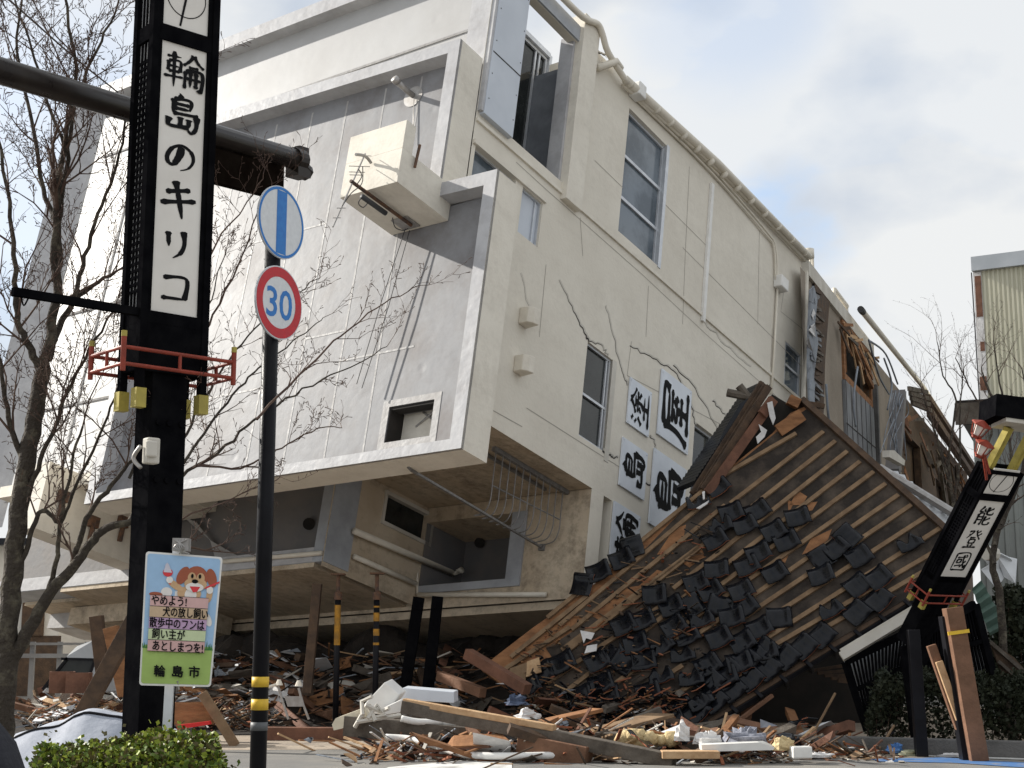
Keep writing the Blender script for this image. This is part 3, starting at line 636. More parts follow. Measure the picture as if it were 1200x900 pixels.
# soot stains as dark mottled patches near the corner
# metal rack
m = MB()
ta0, tb0, _ = hit(575, 526, 'c', 1.5); ta1, tb1, _ = hit(668, 577, 'c', 1.5); tb = (tb0+tb1)/2
Lp0 = V(hit(482, 551, 'c', -.03)); Lp1 = V(hit(634, 641, 'a', A4-.05))
def lrail(a): return Lp0.lerp(Lp1, (a-Lp0.x)/(Lp1.x-Lp0.x))
m.beam(LW(ta0, tb, 1.5), LW(ta1, tb, 1.5), .09, .09); m.beam(LW(ta0, tb+.35, 1.5), LW(ta1-.3, tb+.35, 1.5), .06, .06); m.beam(LW(*Lp0), LW(*Lp1), .055, .04); m.tube([LW(*Lp0), LW(Lp0.x-.1, Lp0.y, .0)], .03, 6); m.beam(LW(*Lp1), LW(A4, Lp1.y, Lp1.z), .14, .14)
mm_ = []
for k in range(11):
    a_ = ta0+(min(ta1, Lp1.x)-ta0)*(k+.4)/11; l_ = lrail(a_); hgt_ = 1.5-l_.z; mm_.append(LW(a_, tb+.02, l_.z+hgt_*.45))
    m.tube(catmull([LW(a_, tb, 1.5), LW(a_, tb, l_.z+hgt_*.5), LW(a_, tb, l_.z+.3), LW(a_, tb+.10, l_.z+.06), LW(a_, tb+.35, l_.z), LW(a_, l_.y, l_.z)], 4), .013, 6)
m.tube(mm_, .015, 6)
m.build('metal_rack', mat('dull_grey_steel', (.25, .245, .24), .6, (.17, .165, .16), 8, 1, 0, metal=.2), TB)
# first lower terrace (T1): box with parapet, drain, lit to the left
a1 = 3.03
m = MB(); m.face([LW(3.5, B3+.3, -.3), LW(3.5, 16.4, -.3), LW(3.5, 16.4, 1.6), LW(3.5, B3+.3, 1.6)]); t1 = m.build('lower_terrace_membrane', M_DKMEMB, TB)
m = MB(); m.tube([hitw(362, 614, 'a', 3.51), hitw(362, 614, 'a', 3.4)], .13, 14); m.build('drain_hole', M_DARK, t1)
m = MB(); lb(m, a1, 3.8, B3-.02, B3+.3, -.62, 1.5); lb(m, a1, 3.8, B3+.3, 16.4, -.62, -.3); m.build('lower_terrace_parapet', M_GREYM, TB)
m = MB(); m.face([LW(a1-.006, B3+.3, -.61), LW(a1-.006, 16.4, -.61), LW(a1-.006, 16.4, -.3), LW(a1-.006, B3+.3, -.3)]); m.build('lower_terrace_cap', M_CAP, TB)
m = MB(); m.tube([hitw(262, 658, 'a', a1-.06), hitw(377, 648, 'a', a1-.06)], .05, 8); m.build('terrace_pipe', M_PLASTIC, TB, smooth=True)
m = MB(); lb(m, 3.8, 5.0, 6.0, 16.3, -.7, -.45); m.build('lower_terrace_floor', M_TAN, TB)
# torn flap of membrane
m = MB()
fl = [(205, 606), (214, 605), (246, 633), (285, 655), (253, 657), (249, 637), (230, 612), (216, 607)]
m.prism([hitw(x, y, 'a', 3.3+0.15*(k % 2)) for k, (x, y) in enumerate(fl)], A*.02); m.build('torn_membrane_flap', M_SEAM, TB)
# eave box with vents on the far left
m = MB(); lb(m, .05, 5.0, 11.3, 11.95, -.35, 1.15); lb(m, .8, 3.4, 9.9, 14, .85, 1.12); ev = m.build('eave_beam', M_WALL2, TB)
for x, y in ((72, 582), (107, 612), (142, 612)):
    m = MB(); p = hit(x, y, 'b', 11.29); lb(m, p[0]-.12, p[0]+.12, 11.15, 11.29, p[2]-.12, p[2]+.12); m.tube([LW(p[0], 11.2, p[2]), LW(p[0], 11.2, p[2]-.45)], .06, 6); m.build('eave_fixing', M_RUST, ev)
# left wing pieces under the terrace
m = MB(); lb(m, 4.2, 6.0, 11.2, 15.0, -1.15, -.72); m.build('lower_canopy', M_TAN, TB)
m = MB(); a0 = 4.6; p = [hitw(x, y, 'a', a0) for x, y in ((55, 736), (64, 706), (92, 709), (97, 722), (94, 735))]; m.prism(p, A*1.2); m.build('broken_canopy_corner', M_SEAM, TB)
m = MB(); m.tube([hitw(330, 690, 'a', 5.6), hitw(330, 690, 'a', 5.6)+V((.0, 0, -.2))], .3, 20); m.tube([hitw(318, 688, 'a', 5.7), hitw(352, 690, 'a', 5.7)], .22, 16); m.build('exposed_duct', M_STEEL, TB, smooth=True)

# ================================================================== BROWN HOUSE BEHIND (upright)
HP = at(945, 308, 40.6); HD = camw(1294-600, 755.75-450, FPX); HD.z = 0; HD.normalize(); HN = V((HD.y, -HD.x, 0))
Z = V((0, 0, 1))
def hh(x, y, off=0.0):
    p = hitp(x, y, HP+HN*off, HN); q = p-HP; return q.dot(HD), p.z
def HW(t, z, off=0.0): return V((HP.x, HP.y, 0))+HD*t+HN*off+Z*z
HZ = HP.z
BH = empty('damaged_house', V((HP.x, HP.y, 0))+HD*5, 'brown mortar house with its wall torn open behind the toppled building', 'house')
tE = hh(1128, 540)[0]
tw0, zw1 = hh(986, 378); tw1, zw0 = hh(1019, 470)
tdoor = hh(1052, 520)[0]
m = MB()
def hsheet(m, t0, t1, z0, z1, holes, depth, off=0):
    us = sorted(set([t0, t1]+[h[0] for h in holes]+[h[1] for h in holes])); vs = sorted(set([z0, z1]+[h[2] for h in holes]+[h[3] for h in holes]))
    for i in range(len(us)-1):
        for j in range(len(vs)-1):
            cx, cy = (us[i]+us[i+1])/2, (vs[j]+vs[j+1])/2
            if any(h[0] < cx < h[1] and h[2] < cy < h[3] for h in holes): continue
            m.face([HW(us[i], vs[j], off), HW(us[i+1], vs[j], off), HW(us[i+1], vs[j+1], off), HW(us[i], vs[j+1], off)])
    for h in holes:
        r = [(h[0], h[2]), (h[1], h[2]), (h[1], h[3]), (h[0], h[3])]
        for k in range(4):
            p, q = r[k], r[(k+1) % 4]; m.face([HW(*p, off), HW(*q, off), HW(*q, off-depth), HW(*p, off-depth)])
th0, zh1 = hh(1056, 475); th1 = hh(1078, 520)[0]; th2 = hh(1095, 530)[0]; th3 = hh(1108, 560)[0]
wz1 = hh(985, 382)[1]; wz0 = hh(1019, 470)[1]; print('house', HZ, tw0, tw1, wz0, wz1, th0, th1, th2, th3, tE)
HOLES = [(tw0, tw1, wz0, wz1), (th0, th1, HZ-7.5, HZ-1.9), (th2, th3, HZ-7, HZ-2.6)]
hsheet(m, -1.0, th0-.8, 0, HZ-.35, HOLES[:1], .35)
m.build('wall', M_MORT, BH)
m = MB(); hsheet(m, th0-.8, tE+3, 0, HZ-.35, HOLES[1:], .3); m.build('boarded_wall', M_WOODD, BH)
m = MB(); m.box(V((HP.x, HP.y, 0)), HD, -HN, Z, -1.0, tE+3, .36, 8, 0, HZ-.5); m.build('inner_room', M_WOODD, BH)
m = MB(); m.box(V((HP.x, HP.y, 0)), HD, HN, Z, -.2, tw1+1.0, -.3, .10, HZ-.42, HZ+.02); cope = m.build('coping', M_COPE, BH)
m = MB(); m.tube([HW(.1, HZ+.15, .05), HW(.1, HZ+.42, .05)], .16, 10); m.build('broken_roof_pipe', M_PLASTIC, BH, smooth=True); m = MB(); m.tube(catmull([HW(.6, HZ, 0), HW(.7, HZ+.4, 0), HW(1.0, HZ+.5, 0), HW(1.05, HZ+.1, 0)], 4), .04, 6); m.build('broken_roof_pipe', M_PLASTIC, BH, smooth=True); m = MB()
m.tube([HW(tw0-1.2, HZ+.28, 0), HW(tw0+1.2, HZ+.28, 0)], .09, 8); m.tube([HW(tw0-1.2, HZ, 0), HW(tw0-1.2, HZ+.35, 0)], .06, 6); m.tube([HW(tw0+1.2, HZ, 0), HW(tw0+1.2, HZ+.35, 0)], .06, 6)
m.build('broken_roof_pipe', M_PLASTIC, BH, smooth=True)
g0, g1 = hitp(1009, 363, HP+HN*.5, HN), hitp(1083, 455, HP+HN*.5, HN); g2 = hitp(1135, 535, HP+HN*.5, HN)
m = MB(); m.tube([g0, g1, g2], .10, 10); m.build('hanging_gutter', M_PLASTIC, BH, smooth=True)
m = MB(); m.tube([g0-(g1-g0).normalized()*.1, g0+(g1-g0).normalized()*.4], .112, 10); m.build('gutter_end', M_WIRE, BH)
m = MB(); m.beam(g1-V((0, 0, .4)), g2+(g2-g1)*.2-V((0, 0, .4)), .5, .25); m.beam(g1+V((.2, 0, -1.1)), g2+V((.2, 0, -1.2)), .3, .3); m.build('eave_board', M_WOODD, BH)
# timber window opening
m = MB()
for (t0, t1, z0, z1) in ((tw0-.25, tw0, wz0-.2, wz1+.2), (tw1, tw1+.25, wz0-.2, wz1+.2), (tw0, tw1, wz1, wz1+.25), (tw0, tw1, wz0-.25, wz0)):
    m.box(V((HP.x, HP.y, 0)), HD, HN, Z, t0, t1, -.2, .08, z0, z1)
m.beam(HW(tw0, wz1-.1, .05), HW(tw1, wz1-1.0, .1), .14, .2); m.beam(HW(tw0+.3, wz1, .12), HW(tw1, wz1-.7, .12), .08, .15); m.beam(HW(tw0+.25, wz1, .02), HW(tw0+.3, wz0+.1, .02), .08, .1)
wf = m.build('broken_window', M_WOOD, BH)
m = MB(); m.box(V((HP.x, HP.y, 0)), HD, HN, Z, tw0, tw1, -.42, -.3, wz0, wz1); m.build('window_darkness', M_DARK, wf)
m = MB()
for k in range(6): t = tw0+.4+(tw1-tw0-.6)*k/8; m.box(V((HP.x, HP.y, 0)), HD, HN, Z, t, t+.12, -.28, -.2, HZ-4.4, HZ-2.6)
m.build('window_slat', M_COPE, wf)
lt0, lz1 = hh(982, 437)[0], wz0-.25
m = MB(); m.box(V((HP.x, HP.y, 0)), HD, HN, Z, tw0-.4, tw1+.4, .01, .10, 2, lz1)
lp = m.build('lath_panel', M_LATH, BH)
m = MB()
for k in range(7): t = tw0-.3+(tw1-tw0+.6)*k/6; m.box(V((HP.x, HP.y, 0)), HD, HN, Z, t, t+.03, .10, .115, 2, lz1)
for k in range(5): m.box(V((HP.x, HP.y, 0)), HD, HN, Z, tw0-.4, tw1+.4, .10, .115, lz1-1.4-k*1.4, lz1-1.37-k*1.4)
m.build('lath_gap', M_CRACK, lp)
m = MB(); m.box(V((HP.x, HP.y, 0)), HD, HN, Z, tw1+.55, tw1+.9, .0, .2, 2, HZ-1.5); m.build('broken_mortar_edge', M_KERB, BH)
# torn sheet and bared laths at the joint
m = MB(); pts = [(948, 340), (952, 335), (956, 352), (953, 380), (957, 402), (952, 440), (953, 480), (948, 500), (945, 430), (946, 380)]
m.prism([hitp(x, y, HP+HN*.3, HN) for x, y in pts], HN*.05); m.build('torn_sheet', M_TORN, BH)
m = MB(); m.prism([hitp(x, y, HP+HN*.06, HN) for x, y in ((954, 330), (972, 342), (966, 420), (963, 520), (950, 520))], HN*.03); bl = m.build('bare_lath', M_WOODD, BH)
for k in range(34):
    y = 340+k*4.6+rnd.uniform(-1.5, 1.5); m = MB(); x_ = 953+rnd.uniform(-1, 3); l_ = rnd.uniform(4, 12)
    m.beam(hitp(x_, y, HP+HN*rnd.uniform(.10, .3), HN), hitp(x_+l_, y+l_*.5+rnd.uniform(-3, 4), HP+HN*rnd.uniform(.1, .2), HN), .05, rnd.uniform(.05, .10)); m.build('lath_strip', rnd.choice([M_LATH, M_WOODG, M_WOODD]), bl)
for k in range(9):
    y = 345+k*17; x_ = 950+rnd.uniform(-2, 3); pts = [(x_+rnd.uniform(-3, 5), y+rnd.uniform(-3, 3)+d_) for d_ in (0, 3, 9, 14)]+[(x_+rnd.uniform(-4, 0), y+8)]
    m = MB(); m.prism([hitp(a, b, HP+HN*(.34+.03*(k % 3)), HN) for a, b in pts], HN*.02); m.build('torn_rag', rnd.choice([M_TORN, M_PAPER, M_DKMEMB]), BH)
for k in range(26):
    t_ = rnd.random(); x_, y_ = 985+36*t_+rnd.uniform(-4, 4), 378+46*t_+rnd.uniform(-4, 6); a_ = hitp(x_, y_, HP+HN*.15, HN)
    m = MB(); m.beam(a_, a_+HD*rnd.uniform(.3, 1.6)+Z*rnd.uniform(-1.1, .2)+HN*rnd.uniform(0, .25), .04, rnd.uniform(.05, .12)); m.build('splintered_lath', rnd.choice([M_WOOD, M_WOODL, M_WOODD, M_WOODG]), BH)
for k in range(40):
    t_ = rnd.random(); x_, y_ = 1050+78*t_, 462+95*t_+rnd.uniform(-4, 40)*(1-.5*t_); a_ = hitp(x_, y_, HP+HN*.3, HN)
    m = MB(); m.beam(a_, a_+HD*rnd.uniform(-1.5, 2.2)+Z*rnd.uniform(-1.6, .5)+HN*rnd.uniform(-.1, .5), .06, rnd.uniform(.06, .18)); m.build('splintered_lath', rnd.choice([M_WOOD, M_WOODG, M_WOODD, M_TIMBB]), BH)
# hanging cables and metal duct of the house
r = random.Random(3)
def hcab(pts, off, rad):
    m = MB(); m.tube(catmull([hitp(x, y, HP+HN*off, HN) for x, y in pts], 5), rad, 6); m.build('hanging_cable', M_TORN, BH, smooth=True)
for k in range(11):
    x0 = 1046+r.uniform(0, 16); pts = [(x0, 456+r.uniform(-3, 8))]
    for j in range(4): pts.append((pts[-1][0]+r.uniform(-10, 7), pts[-1][1]+r.uniform(12, 26)))
    hcab(pts, 1.0+r.uniform(0, .3), .016)
for pts in (((1018, 398), (1030, 440), (1042, 462)), ((1020, 400), (1038, 415), (1052, 450)), ((1005, 430), (1000, 470), (1003, 500)), ((968, 450), (970, 480), (972, 495)), ((1036, 420), (1045, 450), (1040, 480))): hcab(pts, .5, .035)
m = MB(); m.beam(hitp(1054, 462, HP+HN*1.0, HN), hitp(1046, 555, HP+HN*1.0, HN), .45, .4, HD); m.build('metal_duct', M_DKMEMB, BH)
m = MB(); m.prism([hitp(x, y, HP+HN*1.6, HN) for x, y in ((1034, 528), (1040, 528), (1053, 540), (1052, 546), (1034, 536))], HN*.2); m.build('duct_cover', M_COPE, BH)
m = MB()
for k in range(4): t = th0+.3+k*1.2; m.box(V((HP.x, HP.y, 0)), HD, HN, Z, t, t+1.0, -.27, -.2, HZ-8, HZ-3.2-.5*k)
m.beam(HW(th0, HZ-3.6, -.05), HW(th1, HZ-6, -.05), .2, .3); m.build('bare_plywood', M_WOOD, BH)
for k in range(9):
    t = th1+.2+r.uniform(0, tE-th1-1); m = MB(); m.beam(HW(t, HZ-r.uniform(.8, 2.5), .15), HW(t+r.uniform(.6, 3), HZ-r.uniform(1, 5.5), .25), .15, .22); m.build('splintered_timber', M_WOODG, BH)
for k in range(4): m = MB(); m.beam(HW(th0-1.5+k*.3, HZ-.5-k*.15, .5), HW(th0+1.6+k*.4, HZ-.2-.2*k, .9), .12, .18); m.build('splintered_timber', M_WOODG, BH)

# ================================================================== COLLAPSED TILED ROOF
P1 = at(565, 785, 29.0); P2 = at(935, 480, 30.2); P3 = at(1112, 628, 28.0)
RN = (P2-P1).cross(P3-P2).normalized()
if RN.y > 0: RN = -RN
RU = (P2-P1).normalized(); RV = RU.cross(RN).normalized()
if RV.z > 0: RV = -RV
def rp(x, y, off=0.0): return hitp(x, y, P1+RN*off, RN)
CH = empty('collapsed_house', V((P1.x+3, 29.5, 0)), 'collapsed wooden house, mostly a tilted roof stripped of its tiles, before the toppled building', 'house')
outline = [(563, 783), (625, 735), (690, 690), (804, 590), (845, 556), (905, 508), (926, 484), (948, 474), (1030, 550), (1114, 626), (1088, 690), (960, 766), (815, 858), (770, 850), (742, 862), (700, 850), (668, 846), (640, 830), (600, 812)]
m = MB(); m.prism([rp(x, y) for x, y in outline], -RN*.10); sh = m.build('roof_sheathing', M_WOOD, CH)
felt = [(705, 690), (760, 640), (806, 592), (846, 559), (905, 511), (930, 490), (948, 478), (1030, 553), (1110, 627), (1086, 688), (960, 762), (815, 853), (770, 846), (700, 845), (668, 838), (640, 822), (625, 800), (650, 775), (640, 760), (680, 735), (690, 725), (668, 722)]
m = MB(); m.prism([rp(x, y, .004) for x, y in felt], RN*.014); m.build('underlay_felt', M_FELT, CH)
holes = [[(925, 592), (935, 575), (946, 582), (940, 592)], [(923, 585), (930, 590), (924, 602)], [(940, 590), (958, 588), (952, 598), (944, 600)], [(940, 650), (950, 632), (975, 620), (970, 633), (955, 645)], [(800, 655), (815, 640), (823, 650), (812, 662)],
         [(770, 650), (790, 620), (804, 615), (800, 635), (785, 648)], [(745, 690), (770, 668), (785, 672), (765, 685)], [(800, 660), (822, 642), (826, 652), (808, 665)], [(690, 720), (725, 690), (760, 685), (745, 700), (705, 728)], [(780, 760), (788, 742), (797, 748), (790, 755)], [(912, 655), (925, 648), (920, 660)]]
for hpt in holes:
    m = MB(); m.prism([rp(x, y, .019) for x, y in hpt], RN*.006); m.build('bared_wood_patch', M_WOOD, CH)
# battens, parallel rows down the slope
ridge0, ridge1 = (640, 727), (918, 496)
batt = [((843, 560), (933, 508)), ((855, 590), (965, 506)), ((760, 690), (979, 517)), ((790, 690), (993, 529)), ((800, 702), (1008, 541)), ((820, 705), (1024, 553)), ((800, 733), (1038, 567)), ((815, 745), (1053, 580)), ((830, 752), (1068, 592)), ((870, 745), (1085, 606)), ((870, 765), (1102, 619)), ((850, 790), (1107, 640)), ((830, 815), (1100, 660))]
extra = [((640, 724), (845, 558)), ((655, 733), (843, 575)), ((668, 738), (850, 592)), ((660, 762), (820, 640)), ((630, 790), (760, 690)), ((640, 800), (790, 700)), ((660, 812), (800, 705)), ((690, 822), (800, 745)), ((585, 790), (668, 735)), ((720, 832), (800, 780)), ((745, 845), (830, 790)), ((600, 770), (690, 697))]
for (p, q) in batt+extra:
    m = MB(); jx = rnd.uniform(-2, 2); m.beam(rp(p[0]+jx, p[1], .045), rp(q[0], q[1], .045), .085, .05, RN)
    m.build('batten', M_BATT, CH)
# right verge, eave gutter
m = MB(); m.beam(rp(940, 470, .02), rp(1116, 629, .02), .12, .22, RN); m.build('verge_board', M_WOODD, CH)
m = MB(); m.tube([rp(812, 861, -.12), rp(950, 776, -.12), rp(1090, 692, -.12)], .11, 10); 
for k in range(9): p = rp(830+k*29, 850-k*17.6, -.1); m.box(p, RU, RV, RN, -.03, .03, -.05, .14, -.13, .14)
gut = m.build('eave_gutter', M_BLACK2, CH, smooth=False)
m = MB(); m.beam(rp(818, 853, -.12), rp(1090, 687, -.12), .2, .25, RN); m.build('eave_fascia', M_WOODD, CH)
# back slope seen edge on, its verge boards and torn ridge
BV = (V((-.35, .9, -.75))).normalized()
m = MB(); e0, e1 = at(690, 700, 29.6), at(902, 449, 30.6); e0 = at(812, 578, 29.9)
m.prism([at(806, 590, 29.8), at(832, 545, 30.1), at(848, 505, 30.2), at(868, 472, 30.4), at(903, 450, 30.5), at(893, 468, 30.5), at(838, 562, 30.1)], BV*2.8)
bs = m.build('back_slope', M_TILE, CH)
m = MB()
for (p, q, w_, h_, y) in (((812, 580), (894, 449), .08, .16, 29.9), ((818, 578), (897, 451), .06, .12, 29.8), ((824, 574), (901, 453), .08, .14, 29.7)): m.beam(at(*p, y), at(*q, y+.6), w_, h_)
m.build('verge_board', M_WOODD, bs)
m = MB(); m.beam(at(829, 578, 29.6), at(907, 468, 30.2), .08, .18); m.beam(at(906, 468, 30.1), at(893, 486, 30.0), .1, .2); m.build('ridge_timber', M_WOODR, bs)
m = MB()
for k in range(26): 
    t = k/25; p = at(818+t*76, 563-t*112, 30.0+t*.5); m.tube([p, p+V((-.32, .5, -.10))], .075, 6)
m.build('tile_edge', M_TILE, bs)
m = MB(); m.prism([at(x, y, 30.4) for x, y in ((840, 560), (870, 500), (905, 462), (935, 480), (930, 500), (900, 515), (846, 556))], V((0, .6, -.2))); m.build('ridge_gap_shade', M_DARK, CH)  # solid dark slab painting the shade within the opened ridge
m = MB(); m.prism([at(x, y, 29.95) for x, y in ((889, 497), (899, 504), (896, 512), (888, 520), (886, 512), (892, 506))], V((0, .02, 0))); m.prism([at(x, y, 29.9) for x, y in ((899, 472), (905, 470), (909, 490), (906, 498), (902, 488))], V((0, .02, 0))); m.build('torn_paper', M_PAPER, CH)
m = MB(); m.beam(at(912, 505, 29.9), at(940, 486, 29.9), .1, .26); m.beam(at(924, 468, 30.2), at(936, 474, 30.2), .22, .2); m.build('ridge_block', M_WOOD, CH)
m = MB()
for k in range(12):
    p = at(925+k*7+rnd.uniform(-3, 3), 470+k*6.2+rnd.uniform(-3, 2), 30.4); m.beam(p, p+V((rnd.uniform(.2, .7), rnd.uniform(-.2, .2), rnd.uniform(-.6, -.05))), .1, .1)
m.build('broken_verge_piece', M_WOODD, CH)
m = MB()
for x, y, x2, y2 in ((852, 460, 882, 466), (866, 452, 880, 470)): m.tube([at(x, y, 30.5), at(x2, y2, 30.5)], .09, 8)
m.build('ridge_stub', M_WOODG, CH)
# dark sheet added to blacken the space under the roof, and rafters
m = MB(); m.prism([at(x, y, 31.5) for x, y in ((640, 838), (820, 700), (1000, 650), (1085, 690), (1030, 880), (640, 880))], V((0, .3, 0))); m.build('dark_backdrop', M_DARK, CH)
m = MB()
for k in range(8): x = 880+k*24; p = rp(x, 820-k*14.5, -.2); m.beam(p, p-RV*2.2, .12, .16, RN)
for k in range(5): p = at(950+k*8, 786+k*3, 28.8); m.beam(p, p+V((.9, .3, .12-.05*k)), .04, .06)
m.build('rafter', M_WOODD, CH)
m = MB(); m.beam(at(842, 862, 27), at(905, 815, 27.4), .08, .06); m.beam(at(870, 860, 28), at(880, 800, 28), .2, .2); m.build('loose_rafter', M_TIMBB, CH)

# pantiles: one mesh, many copies lying on the roof
def tile_mesh(name, broken, seed):
    r = random.Random(seed); m = MB(); W, H, T = .48, .42, .022; nx, ny = 14, 4
    prof = lambda u: .042*math.exp(-((u-.87)/.12)**2)-.026*math.sin(math.pi*min(u/.75, 1))+.012*math.exp(-(u/.06)**2)
    cut = [1.0]*(nx+1)
    if broken:
        c0 = r.uniform(.45, .8)
        for i in range(nx+1): cut[i] = max(.3, min(1, c0+.25*math.sin(i*.9+seed)+r.uniform(-.08, .08)))
    idx = {}
    for lay in (0, 1):
        for j in range(ny+1):
            for i in range(nx+1):
                u = i/nx; v_ = j/ny*cut[i]
                idx[(lay, i, j)] = len(m.v); m.v.append(V(((u-.5)*W, (v_-.5)*H, prof(u)+.012*v_-(T if lay else 0)+.05)))
    for j in range(ny):
        for i in range(nx):
            for lay in (0, 1):
                q = [idx[(lay, i, j)], idx[(lay, i+1, j)], idx[(lay, i+1, j+1)], idx[(lay, i, j+1)]]
                m.f.append(tuple(q) if lay == 0 else tuple(reversed(q))); m.mi.append(0)
    def side(k0, k1, mi):
        m.f.append((idx[(0,)+k0], idx[(0,)+k1], idx[(1,)+k1], idx[(1,)+k0])); m.mi.append(mi)
    for i in range(nx): side((i, 0), (i+1, 0), 1 if seed % 2 else 0); side((i, ny), (i+1, ny), 1 if (broken or seed % 2) else 0)
    for j in range(ny): side((0, j), (0, j+1), 0); side((nx, j), (nx, j+1), 0)
    me = bpy.data.meshes.new(name); me.from_pydata([tuple(p) for p in m.v], [], m.f); me.materials.append(M_TILE); me.materials.append(M_TERRA)
    me.polygons.foreach_set('material_index', m.mi)
    bm = bmesh.new(); bm.from_mesh(me); bmesh.ops.recalc_face_normals(bm, faces=bm.faces); bm.to_mesh(me); bm.free()
    me.polygons.foreach_set('use_smooth', [mi == 0 for mi in m.mi])
    return me
TW = [tile_mesh('roof_tile', False, k) for k in range(2)]; TBK = [tile_mesh('broken_roof_tile', True, 10+k) for k in range(4)]
ORD = [(1030,703),(1004,719)]+[(963-k*21, 746+k*12.6) for k in range(8)]+[(938-k*21, 738+k*12.4) for k in range(2, 6)]
T_PX = [(841,571),(818,587),(857,601),(888,599),(844,614),(873,616),(838,633),(742,642),(729,656),(702,671),(683,686),(840,668),(816,683),(851,678),(833,693),(876,664),(889,649),(869,693),(767,698),(787,711),(758,707),(811,711),(844,711),(873,711),(822,724),(858,724),(753,727),(731,733),
 (880,663),(908,672),(813,710),(863,730),(897,653),(963,655),(963,675),(1007,653),(997,660),(1017,663),(1005,687),(1030,678),(972,713),(913,725),(843,748),(870,753),(897,763),(860,765),(890,737),(830,780),(867,777),(850,793),(810,793),
 (735,740),(725,722),(715,762),(700,775),(675,757),(660,777),(635,790),(620,805),(730,777),(755,775),(735,792),(705,802),(712,817),(720,835),(687,835),(680,817),(680,792),(775,790),(777,805),(805,795),(825,785),(760,812),(790,820),(820,820),(785,840),(760,828),(832,710),(812,730),(840,755),(655,840),(645,820),
 (935,607),(907,623),(922,635),(900,648),(993,630),(1017,642),(980,643),(960,653),(1065,635),(790,735),(775,755),(800,765),(745,755),(838,735),(880,775),(805,745)]+ORD
keep = []
for q in T_PX:
    if q not in ORD and q[0] < 700 and q[1] > 745 and (q[0]*7+q[1]) % 3: continue
    if q in ORD or all((q[0]-p[0])**2+(q[1]-p[1])**2 > 16.5**2 for p in keep): keep.append(q)
TSW = -.42
for k, (x, y) in enumerate(keep):
    o_ = (x, y) in ORD
    brk = (not o_) and rnd.random() < (.34 if y > 740 and x < 830 else .12)
    me = (rnd.choice(TBK) if brk else rnd.choice(TW))
    ob = bpy.data.objects.new('broken_roof_tile' if brk else 'roof_tile', me); COL.objects.link(ob)
    lift = .05 if o_ else rnd.uniform(.055, .11)
    p = rp(x, y, lift)
    X = RU.copy(); Y = -RV.copy(); Zv = RN
    R = Matrix((X, X.cross(-Zv if False else Y).cross(X) if False else Y, Zv)).transposed()
    if R.determinant() < 0: R = Matrix((-X, Y, Zv)).transposed()
    jit = .04 if o_ else rnd.choice((.10, .10, .14, .30))
    tw = Matrix.Rotation(rnd.uniform(-jit, jit)+(0 if o_ else TSW*rnd.uniform(.5, 1.3)), 3, 'Z') @ Matrix.Rotation(rnd.uniform(-.5, 1)*jit*.55-(.12 if not o_ else .08), 3, 'X') @ Matrix.Rotation(rnd.uniform(-jit, jit)*.5, 3, 'Y')
    if not o_ and rnd.random() < .10: tw = Matrix.Rotation(rnd.uniform(.8, 2.4), 3, 'Z') @ tw
    ob.matrix_world = Matrix.Translation(p) @ (R @ tw).to_4x4()
    if o_: tag(ob, 'black glazed tile still in its row along the eave gutter of the collapsed roof', 'roof tile', 'black tiles in rows along the eave')
    elif brk: tag(ob, 'broken black glazed tile showing a raw clay edge on the collapsed roof', 'roof tile', 'broken black tiles on the collapsed roof')
    else: tag(ob, 'whole black glazed tile lying loose on the bare battens of the collapsed roof', 'roof tile', 'loose whole black tiles on the collapsed roof')

# ================================================================== RIGHT-HAND BACKGROUND
# tall yellow corrugated building
Yb = 62.0
c0 = at(1150, 318, Yb); x0, zt = c0.x, c0.z
CB = empty('corrugated_building', V((x0+6, Yb+4, 0)), 'tall building clad in pale yellow corrugated metal at the right edge', 'building')
CX = V((.87, -.5, 0)).normalized(); CY = V((-CX.y, CX.x, 0)); CO = V((x0, Yb, 0))
m = MB(); dx = .19; xx = 0.0; prev = CO.copy()
while xx < 16:
    for ox, oy in ((.05, 0), (.08, -.06), (.15, -.06), (.19, 0)):
        q = CO+CX*(xx+ox)+CY*oy; m.face([prev, q, q+Z*zt, prev+Z*zt]); prev = q
    xx += dx
m.box(CO, CX, CY, Z, 0, 16, .1, 9, 0, zt-.1); m.build('wall', M_CORR, CB)
m = MB(); m.box(CO, CX, CY, Z, -.35, 16.2, -.3, 9.2, zt, zt+.62); m.build('roof_edge', mat('grey_roof_edge', (.45, .48, .51), .5, (.38, .41, .44), 1, 1), CB)
m = MB(); m.box(CO, CX, CY, Z, -.34, -.003, -.06, .3, 0, zt-.02); cs_ = m.build('torn_corner', M_PAPER, CB)
for z0_, z1_, e0_ in ((zt-2.0, zt-.2, -.28), (zt-3.5, zt-3.1, -.2), (zt-5.2, zt-4.6, -.3)):
    m = MB(); m.box(CO, CX, CY, Z, e0_, -.02, -.085, -.065, z0_, z1_); m.build('bared_corner_board', M_WOODR, cs_)
m = MB(); m.tube([CO-CX*.42+Z*zt, CO-CX*.36+Z*9, CO-CX*.7+Z*3], .03, 5); m.build('loose_cable', M_WIRE, CB)
